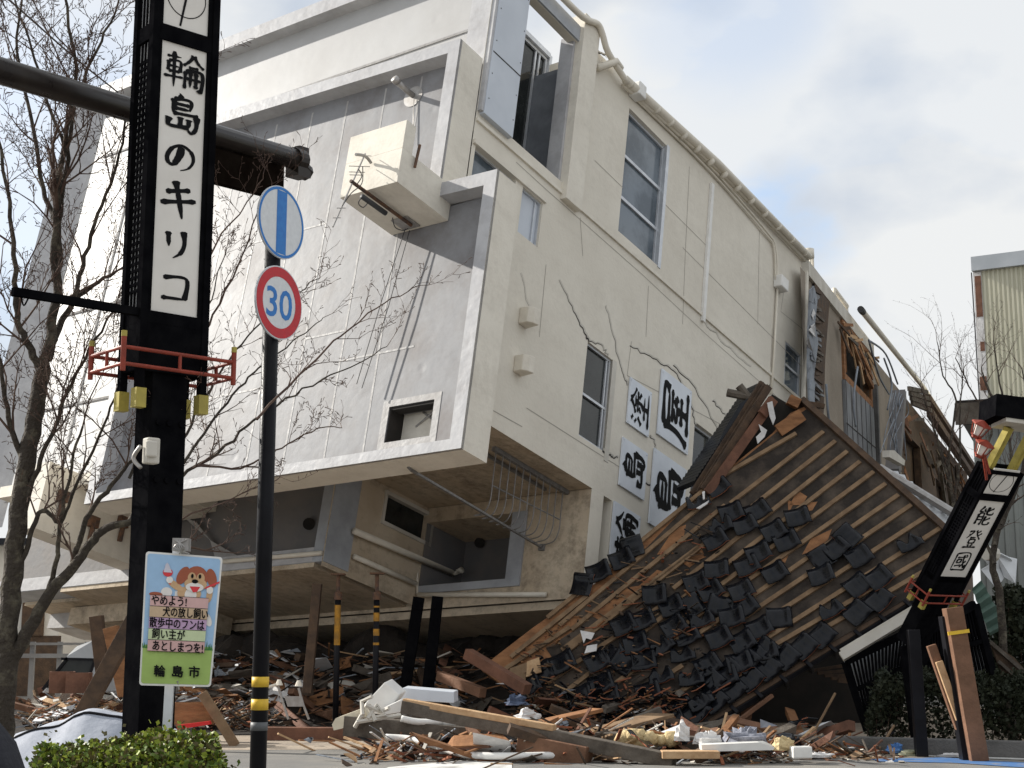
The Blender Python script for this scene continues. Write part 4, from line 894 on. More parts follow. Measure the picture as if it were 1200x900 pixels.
# grey shed with dark eave
Ys = 33.0; p0 = at(1097, 476, Ys); p1 = at(1245, 480, Ys)
SH = empty('shed', V((p0.x+2, Ys+2, 0)), 'grey ribbed metal shed with a dark eave behind the leaning lantern sign', 'shed')
HX = V((.93, -.36, 0)).normalized(); HY = V((-HX.y, HX.x, 0)); HO = V((at(1122, 476, Ys).x, Ys, 0))
m = MB(); xx = .3; prev = HO+HX*xx
while xx < 9:
    for ox, oy in ((.10, 0), (.13, -.04), (.19, -.04), (.22, 0)):
        q = HO+HX*(xx+ox)+HY*oy; m.face([prev, q, q+Z*p0.z, prev+Z*p0.z]); prev = q
    xx += .22
m.box(HO, HX, HY, Z, .3, 9, .1, 5, 0, p0.z-.05); m.build('wall', M_SHED, SH)
m = MB(); m.box(HO, HX, HY, Z, 0, 9.3, -.5, 5.2, p0.z-.22, p0.z+.05); m.build('roof', M_EAVE, SH)
m = MB(); m.box(HO, HX, HY, Z, -.02, .55, -.56, -.502, p0.z-.5, p0.z-.02); m.build('eave_end_board', M_WOODG, SH)

# lattice screens
def lattice(name, quad, Y0, Y1, ns, label, rails=(.42,)):
    tl, tr, br, bl = [at(x, y, Y) for (x, y), Y in zip(quad, (Y0, Y1, Y1, Y0))]
    c = (tl+tr+br+bl)/4; e = empty(name, V((c.x, c.y, 0)), label, 'lattice screen')
    m = MB(); nrm = (tr-tl).cross(bl-tl).normalized()
    if nrm.y > 0: nrm = -nrm
    for p, q in ((tl, tr), (bl, br), (tl, bl), (tr, br)): m.beam(p, q, .12, .12, nrm)
    for t in rails: m.beam(tl.lerp(bl, t), tr.lerp(br, t), .07, .1, nrm)
    m.build('frame', M_BLACK, e)
    m = MB()
    for k in range(1, ns): t = k/ns; m.beam(tl.lerp(tr, t)-nrm*.02, bl.lerp(br, t)-nrm*.02, .05, (tr-tl).length/ns*.55, (tr-tl))
    m.build('slat', M_BLACK, e)
    m = MB(); m.prism([tl-nrm*.16, tr-nrm*.16, br-nrm*.16, bl-nrm*.16], -nrm*.05); m.build('backing', M_CORRW, e)
    return e
lattice('lattice_screen', ((990, 776), (1070, 738), (1050, 840), (1016, 856)), 25.2, 25.0, 18, 'leaning black lattice screen under the eave of the collapsed roof, left of the leaning sign')
lattice('lattice_screen', ((1084, 742), (1142, 708), (1166, 802), (1078, 812)), 24.6, 24.8, 20, 'black lattice screen directly behind the two prop timbers at right', (.45,))
m = MB(); m.beam(at(986, 770, 24.9), at(1092, 706, 24.7), .14, .22, V((0, -1, 0.3))); m.beam(at(986, 764, 24.95), at(1092, 700, 24.75), .10, .1); tag(m.build('fascia_beam', M_COPE), 'long cream fascia beam sloping above the left lattice screen', 'beam')
m = MB()
q4 = [at(x, y, 24.9) for x, y in ((1160, 752), (1188, 770), (1215, 800), (1215, 830), (1180, 805))]
m.prism(q4, V((0, .06, 0)))
fd = m.build('door_panel', M_WOODD); tag(fd, 'dark broken panelled screen leaning at the right edge behind the hedge', 'screen')
m = MB(); m.beam(at(1160, 752, 24.85), at(1218, 803, 24.85), .06, .06); m.beam(at(1170, 775, 24.85), at(1215, 815, 24.85), .05, .05); m.build('rail', M_WOODG, fd)

# corrugated sheets sliding beside the roof
def corr(name, quad, Ys_, ribs, mat_, label, cat='metal sheet'):
    tl, tr, br, bl = [at(x, y, Y) for (x, y), Y in zip(quad, Ys_)]; m = MB(); nrm = (tr-tl).cross(bl-tl).normalized()
    rows = []
    n_ = ribs*4
    for k in range(n_+1):
        t = k/n_; o_ = nrm*(.035*math.sin(k*math.pi/2)); rows.append((tl.lerp(bl, t)+o_, tr.lerp(br, t)+o_))
    for k in range(n_): m.face([rows[k][0], rows[k][1], rows[k+1][1], rows[k+1][0]])
    for k in range(n_): m.face([p-nrm*.02 for p in (rows[k][0], rows[k][1], rows[k+1][1], rows[k+1][0])])
    return tag(m.build(name, mat_, smooth=True), label, cat)
corr('corrugated_sheet', ((1030, 552), (1052, 553), (1118, 610), (1108, 622)), (29.5, 29.8, 28.9, 28.6), 7, M_CORRW, 'white corrugated metal sheet along the right edge of the collapsed roof')
m = MB(); m.tube([at(1030, 548, 29.4), at(1118, 602, 28.8)], .09, 8); tag(m.build('fallen_pipe', M_STEEL), 'grey pipe lying along the white corrugated sheet', 'pipe')
corr('green_sheet', ((1139, 690), (1150, 680), (1180, 735), (1160, 745)), (25.5, 25.5, 25.3, 25.3), 5, mat('green_sheet', (.10, .16, .13), .5, (.07, .11, .09), 2, 1), 'dull green ribbed sheet leaning beside the rails of the leaning sign')
for i, (q, lab) in enumerate(((((1150, 668), (1172, 655), (1185, 665), (1168, 690)), 'pale crumpled metal sheet right of the leaning sign'), (((1168, 650), (1192, 656), (1190, 684), (1176, 676)), 'bent white panel hanging at far right beside the bare tree'), (((1148, 650), (1160, 640), (1172, 652), (1160, 664)), 'small grey sheet on top of the scrap right of the leaning sign'), (((1155, 640), (1185, 655), (1187, 661), (1155, 646)), 'narrow white strip on the scrap behind the leaning sign'))):
    m = MB(); m.prism([at(x, y, 26.2+.15*((j*7+i) % 3)) for j, (x, y) in enumerate(q)], V((.02, .06, .02))); tag(m.build('scrap_panel', M_CORRW), lab, 'scrap panel')
m = MB(); m.tube([at(1156, 648, 26), at(1166, 650, 26.1)], .13, 10); tag(m.build('paint_can', M_COPE), 'cream can among the scrap right of the leaning sign', 'can')

# ---------------------------------------------------------------- foliage helper
def leafmass(m, fn, n, size, seed, nm=3):
    r = random.Random(seed)
    for k in range(n):
        p = fn(r); d = V((r.uniform(-1, 1), r.uniform(-1, 1), r.uniform(-.3, 1))).normalized(); u = d.cross(V((r.uniform(-1, 1), r.uniform(-1, 1), r.uniform(-1, 1)))).normalized(); s = size*r.uniform(.6, 1.3)
        m.cur = r.randrange(nm) if nm > 1 else 0
        v_ = d*s; w_ = u*s*.38
        m.face([p, p+v_*.5+w_, p+v_, p+v_*.5-w_])
    m.cur = 0
def hedge(name, pts, width, height, n, size, mats, label, seed, low=0.0):
    c = sum(pts, V((0, 0, 0)))/len(pts); c.z = 0
    e = empty(name, c, label, 'hedge'); m = MB()
    segs = [(pts[k], pts[k+1]) for k in range(len(pts)-1)]; L = [(q-p).length for p, q in segs]; T = sum(L)
    def fn(r):
        d = r.uniform(0, T); k = 0
        while d > L[k] and k < len(L)-1: d -= L[k]; k += 1
        p, q = segs[k]; t = d/L[k]; dr = (q-p).normalized(); nr = V((-dr.y, dr.x, 0)); b = p+dr*d; u = r.uniform(-1, 1)
        hh_ = height*(1+.10*noise.noise(b*1.7)+.10*noise.noise(b*5.3+V((u*3, 0, 0)))+.07*noise.noise(b*13+V((u*7, 0, 0)))); endk = min(1, d/.25+.25, (L[k]-d)/.25+.25) if len(segs) == 1 else 1
        z = low+(hh_-low)*(1-(r.random()**2.2))*(1-.25*abs(u)**3)*endk
        return V((b.x, b.y, 0))+nr*(u*width/2*(1+.2*noise.noise(b*4)))+Z*z
    leafmass(m, fn, n, size, seed, len(mats))
    r = random.Random(seed+1)
    for k in range(int(T*60)):      # young shoots standing out of the clipped surface
        p = fn(r); q = p+V((r.uniform(-.05, .05), r.uniform(-.05, .05), r.uniform(.02, .09)))
        leafmass(m, lambda rr: q+V((rr.gauss(0, .018), rr.gauss(0, .018), rr.gauss(0, .03))), 7, size, seed+k, len(mats))
    m.build('leaves', mats, e, normals=False)
    m = MB(); r = random.Random(seed)
    for k in range(int(T*14)):
        p = fn(r); q = V((p.x+r.uniform(-.08, .08), p.y+r.uniform(-.08, .08), max(p.z*.1, 0))); m.tube([q, p], [.008, .004], 4, False)
    m.build('stems', M_TWIG, e, normals=False)
    return e
hedge('hedge', [at(8, 880, 8.6).xy.to_3d(), at(292, 880, 8.9).xy.to_3d()], .8, at(150, 872, 8.6).z, 26000, .034, M_LEAFS, 'clipped green hedge in sunlight at the bottom left', 5, .2)
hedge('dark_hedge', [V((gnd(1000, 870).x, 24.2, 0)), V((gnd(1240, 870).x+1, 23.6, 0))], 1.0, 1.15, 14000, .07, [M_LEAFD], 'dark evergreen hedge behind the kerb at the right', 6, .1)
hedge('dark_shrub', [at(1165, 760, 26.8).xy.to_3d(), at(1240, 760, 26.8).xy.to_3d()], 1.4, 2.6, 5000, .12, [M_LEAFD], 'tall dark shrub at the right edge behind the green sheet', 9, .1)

# ================================================================== LANTERN SIGNS
def lantern(name, O, E, S, Zx, W, D, z0, z1, zr, zp0, zp1, chars, label, extras, zlegs, colw):
    """O near corner at ground; E along the front, S along the side, Zx along the post"""
    root = empty(name, V((O.x, O.y, 0)), label, 'lantern sign', 'lantern shaped street signs')
    m = MB(); N_ = -S   # front normal
    ce, cs_ = W*.5, D*.5
    # column: I-beam
    cw = colw; zb = extras.get('zbase', -.02)
    m.box(O, E, S, Zx, ce-cw/2, ce+cw/2, cs_-cw*.42, cs_-cw*.36, zb, z0+.1); m.box(O, E, S, Zx, ce-cw/2, ce+cw/2, cs_+cw*.36, cs_+cw*.42, zb, z0+.1); m.box(O, E, S, Zx, ce-cw*.5+.0, ce-cw*.5+.05, cs_-cw*.355, cs_+cw*.355, zb, z0+.1); m.box(O, E, S, Zx, ce+.04, ce+cw*.45, cs_-cw*.355, cs_+cw*.355, zb, z0+.1)
    for zz in (z0-.35, z0-.75):
        for ee in (ce-cw*.3, ce+.0, ce+cw*.35): m.tube([O+E*ee+S*(cs_-cw*.42)+Zx*zz, O+E*ee+S*(cs_-cw*.42-.02)+Zx*zz], .022, 8)
    m.build('post', M_BLACK, root)
    m = MB(); fr = .085
    zt = z1
    for e0 in (0, W-fr*.62):
        for s0 in (0, D-fr*.62): m.box(O, E, S, Zx, e0, e0+fr*.62, s0, s0+fr*.62, zlegs, zt)
    for zz, hh_ in [(z0, .34), (zp0-.09, .09), (zp1, extras['gap']), (zt-.06, .06)]:
        m.box(O, E, S, Zx, fr*.62, W-fr*.62, .012, .05, zz, zz+hh_); m.box(O, E, S, Zx, .012, .05, fr*.62, D-fr*.62, zz, zz+hh_)
        m.box(O, E, S, Zx, fr*.62, W-fr*.62, D-.05, D-.012, zz, zz+hh_); m.box(O, E, S, Zx, W-.05, W-.012, fr*.62, D-fr*.62, zz, zz+hh_)
    m.box(O, E, S, Zx, fr*.62, fr, .015, .045, zp0, zt); m.box(O, E, S, Zx, W-fr, W-fr*.62, .015, .045, zp0, zt)
    m.box(O, E, S, Zx, .06, W-.06, .06, D-.06, z0-.02, z0+.3)
    m.build('lantern_frame', M_BLACK, root)
    # yellow leg ends
    for e0 in (0, W-fr*.62):
        for s0 in (0, D-fr*.62):
            m = MB(); m.box(O, E, S, Zx, e0-.012, e0+fr*.62+.012, s0-.012, s0+fr*.62+.012, zlegs-.115, zlegs+.02); m.build('leg_cap', M_YEL, root)
    def panel(za, zb_, nm):
        m = MB(); m.box(O, E, S, Zx, fr, W-fr, .03, .05, za, zb_); return m.build(nm, M_LANT, root)
    mp_ = panel(zp0, zp1, 'character_panel'); m = MB(); hgt = zp1-zp0; n_ = len(chars); pw = W-2*fr; sz = extras['csize']
    for k, ch in enumerate(chars):
        zc = zp1-hgt*(extras['m0']+(1-extras['m0']-extras['m1'])*(k+.5)/n_); kx = .78 if ch in 'リコ' else .82 if ch in 'の' else 1
        wx = sz*kx*extras['wide']; org = O+E*(W/2-wx/2)+S*.0275+Zx*(zc+sz*kx/2); m = MB(); brush(m, ch, org, E*wx, -Zx*(sz*kx), 1.0, 9.0, 2); m.build('character', M_INK, mp_, normals=False)
    zc0 = zp1+extras['gap']; tp = panel(zc0, zc0+extras['emb'], 'emblem_panel'); m = MB(); cc = O+E*(W/2)+S*.0272+Zx*(zc0+extras['emb']*.5)
    m.ring(cc, E, Zx, pw*.42, pw*.44, 48, extras['asp'])
    nn = (E*.18+Zx).normalized() if not extras.get('flip') else (E*.45+Zx).normalized(); sd = nn.cross(S).normalized(); h2 = extras['emb']*.46
    m.face([cc-nn*h2-sd*.008-S*.001, cc-nn*h2+sd*.008-S*.001, cc+nn*h2*.9+sd*.011-S*.001, cc+nn*h2*.9-sd*.011-S*.001]); m.build('emblem', M_INK, tp, normals=False)
    # side lattice
    m = MB(); m.box(O, E, S, Zx, .035, .05, fr*.62, D-fr*.62, zp0, zt); sl_ = m.build('side_panel', extras.get('sidemat') or mat('side_panel_grey', (.50, .50, .50), .6, (.40, .40, .40), 4, 1), root)
    m = MB(); n_ = max(3, int((D-.12)/.042)); nz_ = int((zp1-zp0)/.05)
    for k in range(n_+1): s0 = fr*.62+(D-fr*1.24)*k/n_; m.box(O, E, S, Zx, .02, .032, s0-.006, s0+.006, zp0, zt)
    for k in range(3, nz_-2): zz = zp0+(zp1-zp0)*k/nz_; m.box(O, E, S, Zx, .022, .033, fr*.62, D-fr*.62, zz-.010, zz+.010)
    m.build('side_lattice', M_BLACK, sl_)
    # railing
    m = MB(); ov = extras['rail_ov']; r0 = .0125; hR = extras['rail_h']
    cn = [O+E*(-ov)+S*(-ov*.55), O+E*(W+ov)+S*(-ov*.55), O+E*(W+ov)+S*(D+ov*.55), O+E*(-ov)+S*(D+ov*.55)]
    for k in range(4):
        p, q = cn[k], cn[(k+1) % 4]
        for zz in (zr, zr+hR): m.tube([p+Zx*zz, q+Zx*zz], r0*1.1, 8)
        m.tube([p+Zx*(zr-.05), p+Zx*(zr+hR+.07)], r0*1.5, 8); mm = p.lerp(q, .5); m.tube([mm+Zx*zr, mm+Zx*(zr+hR)], r0, 8)
    rl = m.build('railing', M_RED, root, smooth=False)
    m = MB()
    for p in cn: m.tube([p+Zx*(zr+hR+.07), p+Zx*(zr+hR+.11)], r0*1.6, 8)
    m.build('rail_finial', M_YEL, rl)
    return root
th = math.radians(42)
E1 = V((math.cos(th), math.sin(th), 0)); S1 = V((-math.sin(th), math.cos(th), 0))
kc = at(170, 250, 10.0); O1 = V((kc.x, 10.0, 0)); zz = lambda py, Y=10.0: at(172, py, Y).z
LP = lantern('lantern_sign', O1, E1, S1, Z, .54, .30, zz(432), zz(-150), zz(431), zz(361), zz(41), '輪島のキリコ', 'tall upright black lantern sign in front with a white panel of six brush characters',
     dict(gap=.12, wide=1.18, csize=.285, m0=.015, m1=.015, emb=.52, asp=1.0, rail_ov=.16, rail_h=.115), zz(457), .27)
m = MB(); bz = zz(368); m.box(O1, E1, S1, Z, -.90, .0, .02, .065, bz-.005, bz+.05); m.tube(catmull([O1+E1*-.84+S1*.04+Z*(bz-.0), O1+E1*-.82+S1*.04+Z*(bz-.06), O1+E1*-.79+S1*.04+Z*bz], 4), .006, 5); m.build('banner_arm', M_BLACK, LP)
jb = at(176, 528, 9.86); m = MB(); m.box(jb, E1, S1, Z, -.04, .055, -.04, .04, -.09, .085); m.box(jb, E1, S1, Z, -.06, .02, -.07, -.04, -.05, .06); jbo = m.build('switch_box', M_COPE, LP, bevel=.012)
m = MB(); m.tube(catmull([jb+V((-.06, -.02, .03)), jb+V((-.11, 0, -.05)), jb+V((-.05, -.03, -.12))], 5), .014, 6); m.build('flex_conduit', M_STEEL, jbo, smooth=True)

bR = at(1090, 700, 22.6); ER = V((.80, .60, 0)); ZR = V((.42, -.56, 1.0)); ZR = (ZR-ER*ZR.dot(ER)).normalized(); SR = ZR.cross(ER).normalized()
if SR.y < 0: SR = -SR
OR = bR-ER*.07-ZR*.1
LR = lantern('lantern_sign', OR, ER, SR, ZR, .80, .30, .12, 2.30, .02, .45, 1.80, '能登國', 'leaning black lantern sign at the right with a white panel of three brush characters',
     dict(gap=.11, wide=1.15, sidemat=M_BLACK, csize=.33, m0=.04, m1=.06, emb=.42, asp=.62, rail_ov=.07, rail_h=.14, flip=True, zbase=-.1), .0, .3)
m = MB(); m.box(OR, ER, SR, ZR, .15, .65, .03, .27, -.8, .2); m.beam(OR+ER*.3+SR*.15-ZR*.9, V((at(1075, 870, 23.6).x, 23.6, 0)), .14, .14); m.build('broken_base', M_BLACK, LR)
for e0 in (.12, .68):
    m = MB(); m.box(OR, ER, SR, ZR, e0-.055, e0+.055, .1, .2, 2.2, 2.95); m.box(OR, ER, SR, ZR, e0-.015, e0+.015, .095, .1, 2.2, 2.95); m.build('roof_post', M_YEL, LR)
m = MB(); cE = V((1, .1, -.12)).normalized(); pC = at(1168, 487, 21.0); m.box(pC, cE, V((0, 1, 0)), V((.12, 0, 1)).normalized(), -.02, 1.2, 0, .8, 0, .32); m.build('lantern_roof', M_BLACK, LR)
m = MB(); m.box(pC, cE, V((0, 1, 0)), V((.12, 0, 1)).normalized(), .15, 1.2, .02, .7, -.06, -.003); m.build('roof_underside', M_COPE, LR)
for (x, y) in ((1149, 500), (1153, 523)):
    c = at(x, y, 21.2); m = MB(); s = .12
    for z0_, z1_, r0_, r1_ in ((.05, .10, .14, .02), (.03, .05, .15, .14), (-.15, -.13, .08, .09), (-.18, -.15, .06, .06)): m.tube([c+ZR*z0_, c+ZR*z1_], [r0_, r1_], 6)
    for k in range(6):
        a = k*math.pi/3; d = ER*math.cos(a)+SR*math.sin(a); m.tube([c+d*.13+ZR*.035, c+d*.08-ZR*.14], .009, 5)
    lt = m.build('small_lantern', M_RED, LR); m = MB(); m.tube([c-ZR*.13, c+ZR*.03], [.06, .10], 6); m.build('lantern_glass', M_LANT, lt)
m = MB(); m.tube([OR+ZR*2.15+ER*-.02, at(1152, 532, 21.2)], .02, 6); m.tube([OR+ZR*2.25+ER*-.02, at(1148, 512, 21.2)], .02, 6); m.build('lantern_bracket', M_RED, LR)

# dark shelter roof passing behind the left lantern sign
E2 = V((1450, 0, 1734*.985+305*.174)); gp0 = at(350, 188, 12.6)
E2 = (at(355, 195, 12.6)-at(0, 83, 9.6)); E2.z = 0; E2.normalize()
ES = V((-E2.y, E2.x, 0))
gz = gp0.z; q1 = V((gp0.x, gp0.y, gz))
tgt = at(0, 83, 9.4)
dir_ = (tgt-q1).normalized()
SR_ = empty('shelter_roof', V((q1.x, q1.y, 0))+V((-4, -1, 0)), 'dark bronze shelter eave with a round gutter crossing behind the tall lantern sign', 'shelter roof')
far = q1+dir_*7.5
m = MB(); m.tube([q1, far], .092, 16); m.build('gutter', M_EAVE, SR_, smooth=True)
m = MB(); m.tube([q1+dir_*.10, q1-dir_*.03], .104, 16); m.tube([q1+dir_*.0-Z*.05, q1-dir_*.13-Z*.1], .075, 8); m.box(q1, dir_, ES, Z, -.12, .03, -.03, .03, .02, .13); m.box(q1, dir_, ES, Z, -.1, .1, -.07, .07, -.16, -.06); m.build('gutter_end_cap', M_EAVE, SR_)
m = MB(); hx = V((dir_.x, dir_.y, 0)).normalized(); sx = V((-hx.y, hx.x, 0)); sx = sx if sx.y > 0 else -sx
m.box(q1, dir_, sx, Z, .22, 1.75, .0, .3, -.30, -.05); m.box(q1, dir_, sx, Z, .5, 1.75, -.03, .05, -.40, -.12); m.build('fascia', mat('dark_fascia', (.006, .004, .003), .85, (.012, .009, .007), 5, 1, spec=0.0), SR_)
m = MB(); pb = q1+dir_*7.2+sx*.0; m.tube([V((pb.x, pb.y, 0)), V((pb.x, pb.y, pb.z-.3))], .08, 10); m.build('support_post', M_EAVE, SR_)

# ================================================================== ROAD SIGN
pc = at(306, 880, 11.2); X0, Y0 = pc.x-.02, 11.2
RS = empty('road_sign', V((X0, Y0, 0)), 'black pole with a blue bar sign and a red ringed 30 speed limit sign', 'road sign')
pt = at(312, 250, 11.2).z
m = MB(); m.tube([V((X0, Y0, 0)), V((X0, Y0, pt+.1))], .062, 20); m.build('pole', M_BLACK2, RS, smooth=True)
zf = lambda py: at(306, py, 11.2).z
for (p, q, mm) in ((793, 805, M_YELB), (819, 832, M_YELB), (846, 856, M_GREYB)):
    m = MB(); m.tube([V((X0, Y0, zf(q))), V((X0, Y0, zf(p)))], .0645, 20); m.build('reflective_band', mm, RS, smooth=True)
# plates face right of the camera
al = math.radians(61); PN = V((math.sin(al), -math.cos(al), 0)); PX = V((math.cos(al), math.sin(al), 0))
def plate(px, py, kind):
    c = V((X0, Y0, at(px, py, 11.1).z))+PN*.075; R_ = .29; m = MB(); m.tube([c-PN*.012, c], R_, 48); pl = m.build('sign_plate', M_ALU, RS)
    m = MB(); o1, o2 = c+PN*.0015, c+PN*.003
    if kind == 'blue':
        m.cur = 0; m.disc(o1, PX, Z, R_*.99, R_*.99, 48); m.cur = 1; m.ring(o2, PX, Z, R_*.90, R_*.975, 48)
        wv = .062; n_ = 12; pts = []
        hy = math.sqrt((R_*.9)**2-wv**2); 
        m.face([o2+PX*-wv+Z*-hy, o2+PX*wv+Z*-hy, o2+PX*wv+Z*hy, o2+PX*-wv+Z*hy]); m.build('sign_face', [M_RGREY, M_RBLUE], pl, normals=False)
    else:
        m.cur = 0; m.disc(o1, PX, Z, R_*.99, R_*.99, 48); m.cur = 1; m.ring(o2, PX, Z, R_*.70, R_*.965, 48); f_ = m.build('sign_face', [M_RGREY, M_RRED], pl, normals=False)
        m = MB(); put_text(m, '30', o2+PX*-.157+Z*-.12, PX, Z, .33, .318, .012); m.build('numeral', M_RBLUE, pl, normals=False)
    m = MB(); m.box(c-PN*.02, PX, PN, Z, -.2, .2, -.03, .0, -.03, .03); m.build('bracket', M_STEEL, pl)
plate(320.5, 258, 'blue'); plate(320.5, 352.5, 'thirty')

# ================================================================== DOG NOTICE
TLp = at(171, 646, 9.45); U = V((.985, .17, 0)).normalized()
TRp = at(261, 653, 9.53); BLp = at(163, 803, 9.38); BRp = at(247, 805, 9.46)
NB = empty('notice_board', V((TLp.x+.2, 9.5, 0)), 'dog owner notice with a cartoon puppy tied to the post of the tall lantern sign', 'notice board')
nn = (TRp-TLp).cross(BLp-TLp).normalized()
if nn.y > 0: nn = -nn
def nb(u, v_, k=0): return TLp.lerp(TRp, u).lerp(BLp.lerp(BRp, u), v_)+nn*(.0016*k)
bw_ = (TRp-TLp).length; bh_ = (BLp-TLp).length
m = MB()
def rrect(u0, u1, v0, v1, r, k, n_=5):
    P = []; ru = r/bw_; rv = r/bh_
    for (cu, cv, a0) in ((u1-ru, v0+rv, -90), (u1-ru, v1-rv, 0), (u0+ru, v1-rv, 90), (u0+ru, v0+rv, 180)):
        for i in range(n_+1): a = math.radians(a0+90*i/n_); P.append(nb(cu+ru*math.cos(a), cv+rv*math.sin(a), k))
    return P
m.prism(rrect(0, 1, 0, 1, .02, 0), -nn*.008); board = m.build('board', M_WHITE, NB)
cols = [flat('notice_blue', (.36, .55, .78)), flat('notice_green', (.36, .50, .14)), flat('notice_grass', (.05, .20, .05)), flat('notice_pink', (.66, .42, .40)), flat('notice_tan', (.60, .44, .29)), flat('notice_lilac', (.55, .37, .55)), flat('notice_mint', (.60, .68, .42)),
        flat('puppy_brown', (.36, .10, .05)), flat('puppy_tan', (.62, .40, .22)), flat('puppy_white', (.82, .78, .74)), M_INK, flat('puppy_red', (.70, .05, .06)), flat('trowel_grey', (.62, .60, .68))]
m = MB(); m.cur = 0; m.face(rrect(.025, .975, .015, .72, .018, 1)); m.cur = 1; m.face(rrect(.025, .975, .70, .985, .018, 2))
m.cur = 2; r = random.Random(4)
for k in range(46):
    u = .03+.94*k/45; h_ = r.uniform(.03, .075); m.face([nb(u-.012, .725, 3), nb(u+.012, .725, 3), nb(u+r.uniform(-.02, .02), .725-h_, 3)])
def ell(cu, cv, ru, rv, k, rot=0, n_=20):
    ca, sa = math.cos(rot), math.sin(rot); P = []
    for i in range(n_):
        a = 2*math.pi*i/n_; x, y = ru*math.cos(a)*bw_, rv*math.sin(a)*bw_; P.append(nb(cu+(x*ca-y*sa)/bw_, cv+(x*sa+y*ca)/bh_, k))
    m.face(P)
m.cur = 8; ell(.60, .30, .16, .10, 3); m.cur = 9; ell(.62, .31, .08, .09, 4)          # chest
m.cur = 8; ell(.41, .245, .13, .045, 4, .55); m.cur = 9; ell(.33, .205, .045, .045, 5)     # raised arm, paw
m.cur = 8; ell(.87, .30, .04, .11, 3, .1); m.cur = 9; ell(.87, .265, .045, .05, 5); ell(.87, .49, .05, .10, 3, -.5)
m.cur = 7; ell(.50, .165, .07, .13, 4, .45); ell(.88, .17, .065, .13, 4, -.3)            # ears
m.cur = 7; ell(.68, .175, .15, .155, 5); m.cur = 8; ell(.62, .18, .055, .075, 6); ell(.735, .18, .055, .075, 6); ell(.675, .225, .15, .085, 6)
m.cur = 9; ell(.665, .25, .12, .06, 7)
m.cur = 10; ell(.625, .165, .018, .03, 8); ell(.725, .165, .018, .03, 8); ell(.665, .205, .042, .028, 8)
m.cur = 11; m.face([nb(.60, .245, 8), nb(.74, .245, 8), nb(.70, .285, 8), nb(.65, .29, 8)]); m.face([nb(.80, .245, 5), nb(.99, .19, 5), nb(.99, .205, 5), nb(.80, .26, 5)])
m.cur = 11; ell(.30, .15, .065, .055, 4); m.face([nb(.30, .18, 5), nb(.325, .18, 5), nb(.35, .24, 5), nb(.33, .24, 5)])
m.cur = 12; m.face([nb(.245, .15, 5), nb(.265, .09, 5), nb(.285, .075, 5), nb(.31, .09, 5), nb(.355, .15, 5)])
m.cur = 9; ell(.30, .30, .075, .065, 3); m.cur = 7; ell(.16, .32, .09, .03, 3)
vb = [(.33, .412), (.412, .496), (.496, .58), (.58, .664), (.664, .752)]
for k, (v0, v1) in enumerate(vb): m.cur = [3, 4, 5, 6, 3][k]; m.face([nb(.09, v0, 9), nb(.865, v0, 9), nb(.865, v1-.004, 9), nb(.09, v1-.004, 9)])
m.cur = 10
for v_ in [a for a, _ in vb]+[.748]: m.face([nb(.09, v_-.003, 10), nb(.865, v_-.003, 10), nb(.865, v_, 10), nb(.09, v_, 10)])
m.build('artwork', cols, board, normals=False)
UX = (TRp-TLp).normalized(); VY = -(BLp-TLp).normalized()
for (t_, u0, u1, k) in (('やめよう!', .11, .56, 0), ('犬の放し飼い', .27, .85, 1), ('散歩中のフンは', .10, .80, 2), ('飼い主が', .14, .56, 3), ('あとしまつを!', .16, .80, 4)):
    v0, v1 = vb[k]; m = MB(); put_text(m, t_, nb(u0, v1-.018, 11), UX, VY, .068, (u1-u0)*bw_, .018); m.build('lettering', M_INK, board, normals=False)
for t_, u0 in (('輪', .20), ('島', .45), ('市', .68)):
    m = MB(); put_text(m, t_, nb(u0, .925, 11), UX, VY, .075, .066, .028); m.build('lettering', M_INK, board, normals=False)
stake_t, stake_b = at(208, 640, 9.56), at(193, 905, 9.50)
m = MB(); m.beam(stake_t, stake_b+(stake_b-stake_t)*.4, .055, .03, V((0, -1, 0))); m.build('stake', M_ALU, NB)
m = MB(); m.box(at(212, 640, 9.48), U, V((0, 1, 0)), Z, -.05, .05, -.02, .06, -.03, .05)
for k in range(5): m.tube(catmull([at(203+k*4, 632, 9.46), at(216-k*3, 641, 9.43), at(210+k*3, 649, 9.45)], 4), .005, 5)
m.tube([at(208, 798, 9.42), at(210, 808, 9.44)], .006, 5); m.build('clamp', M_STEEL, NB)

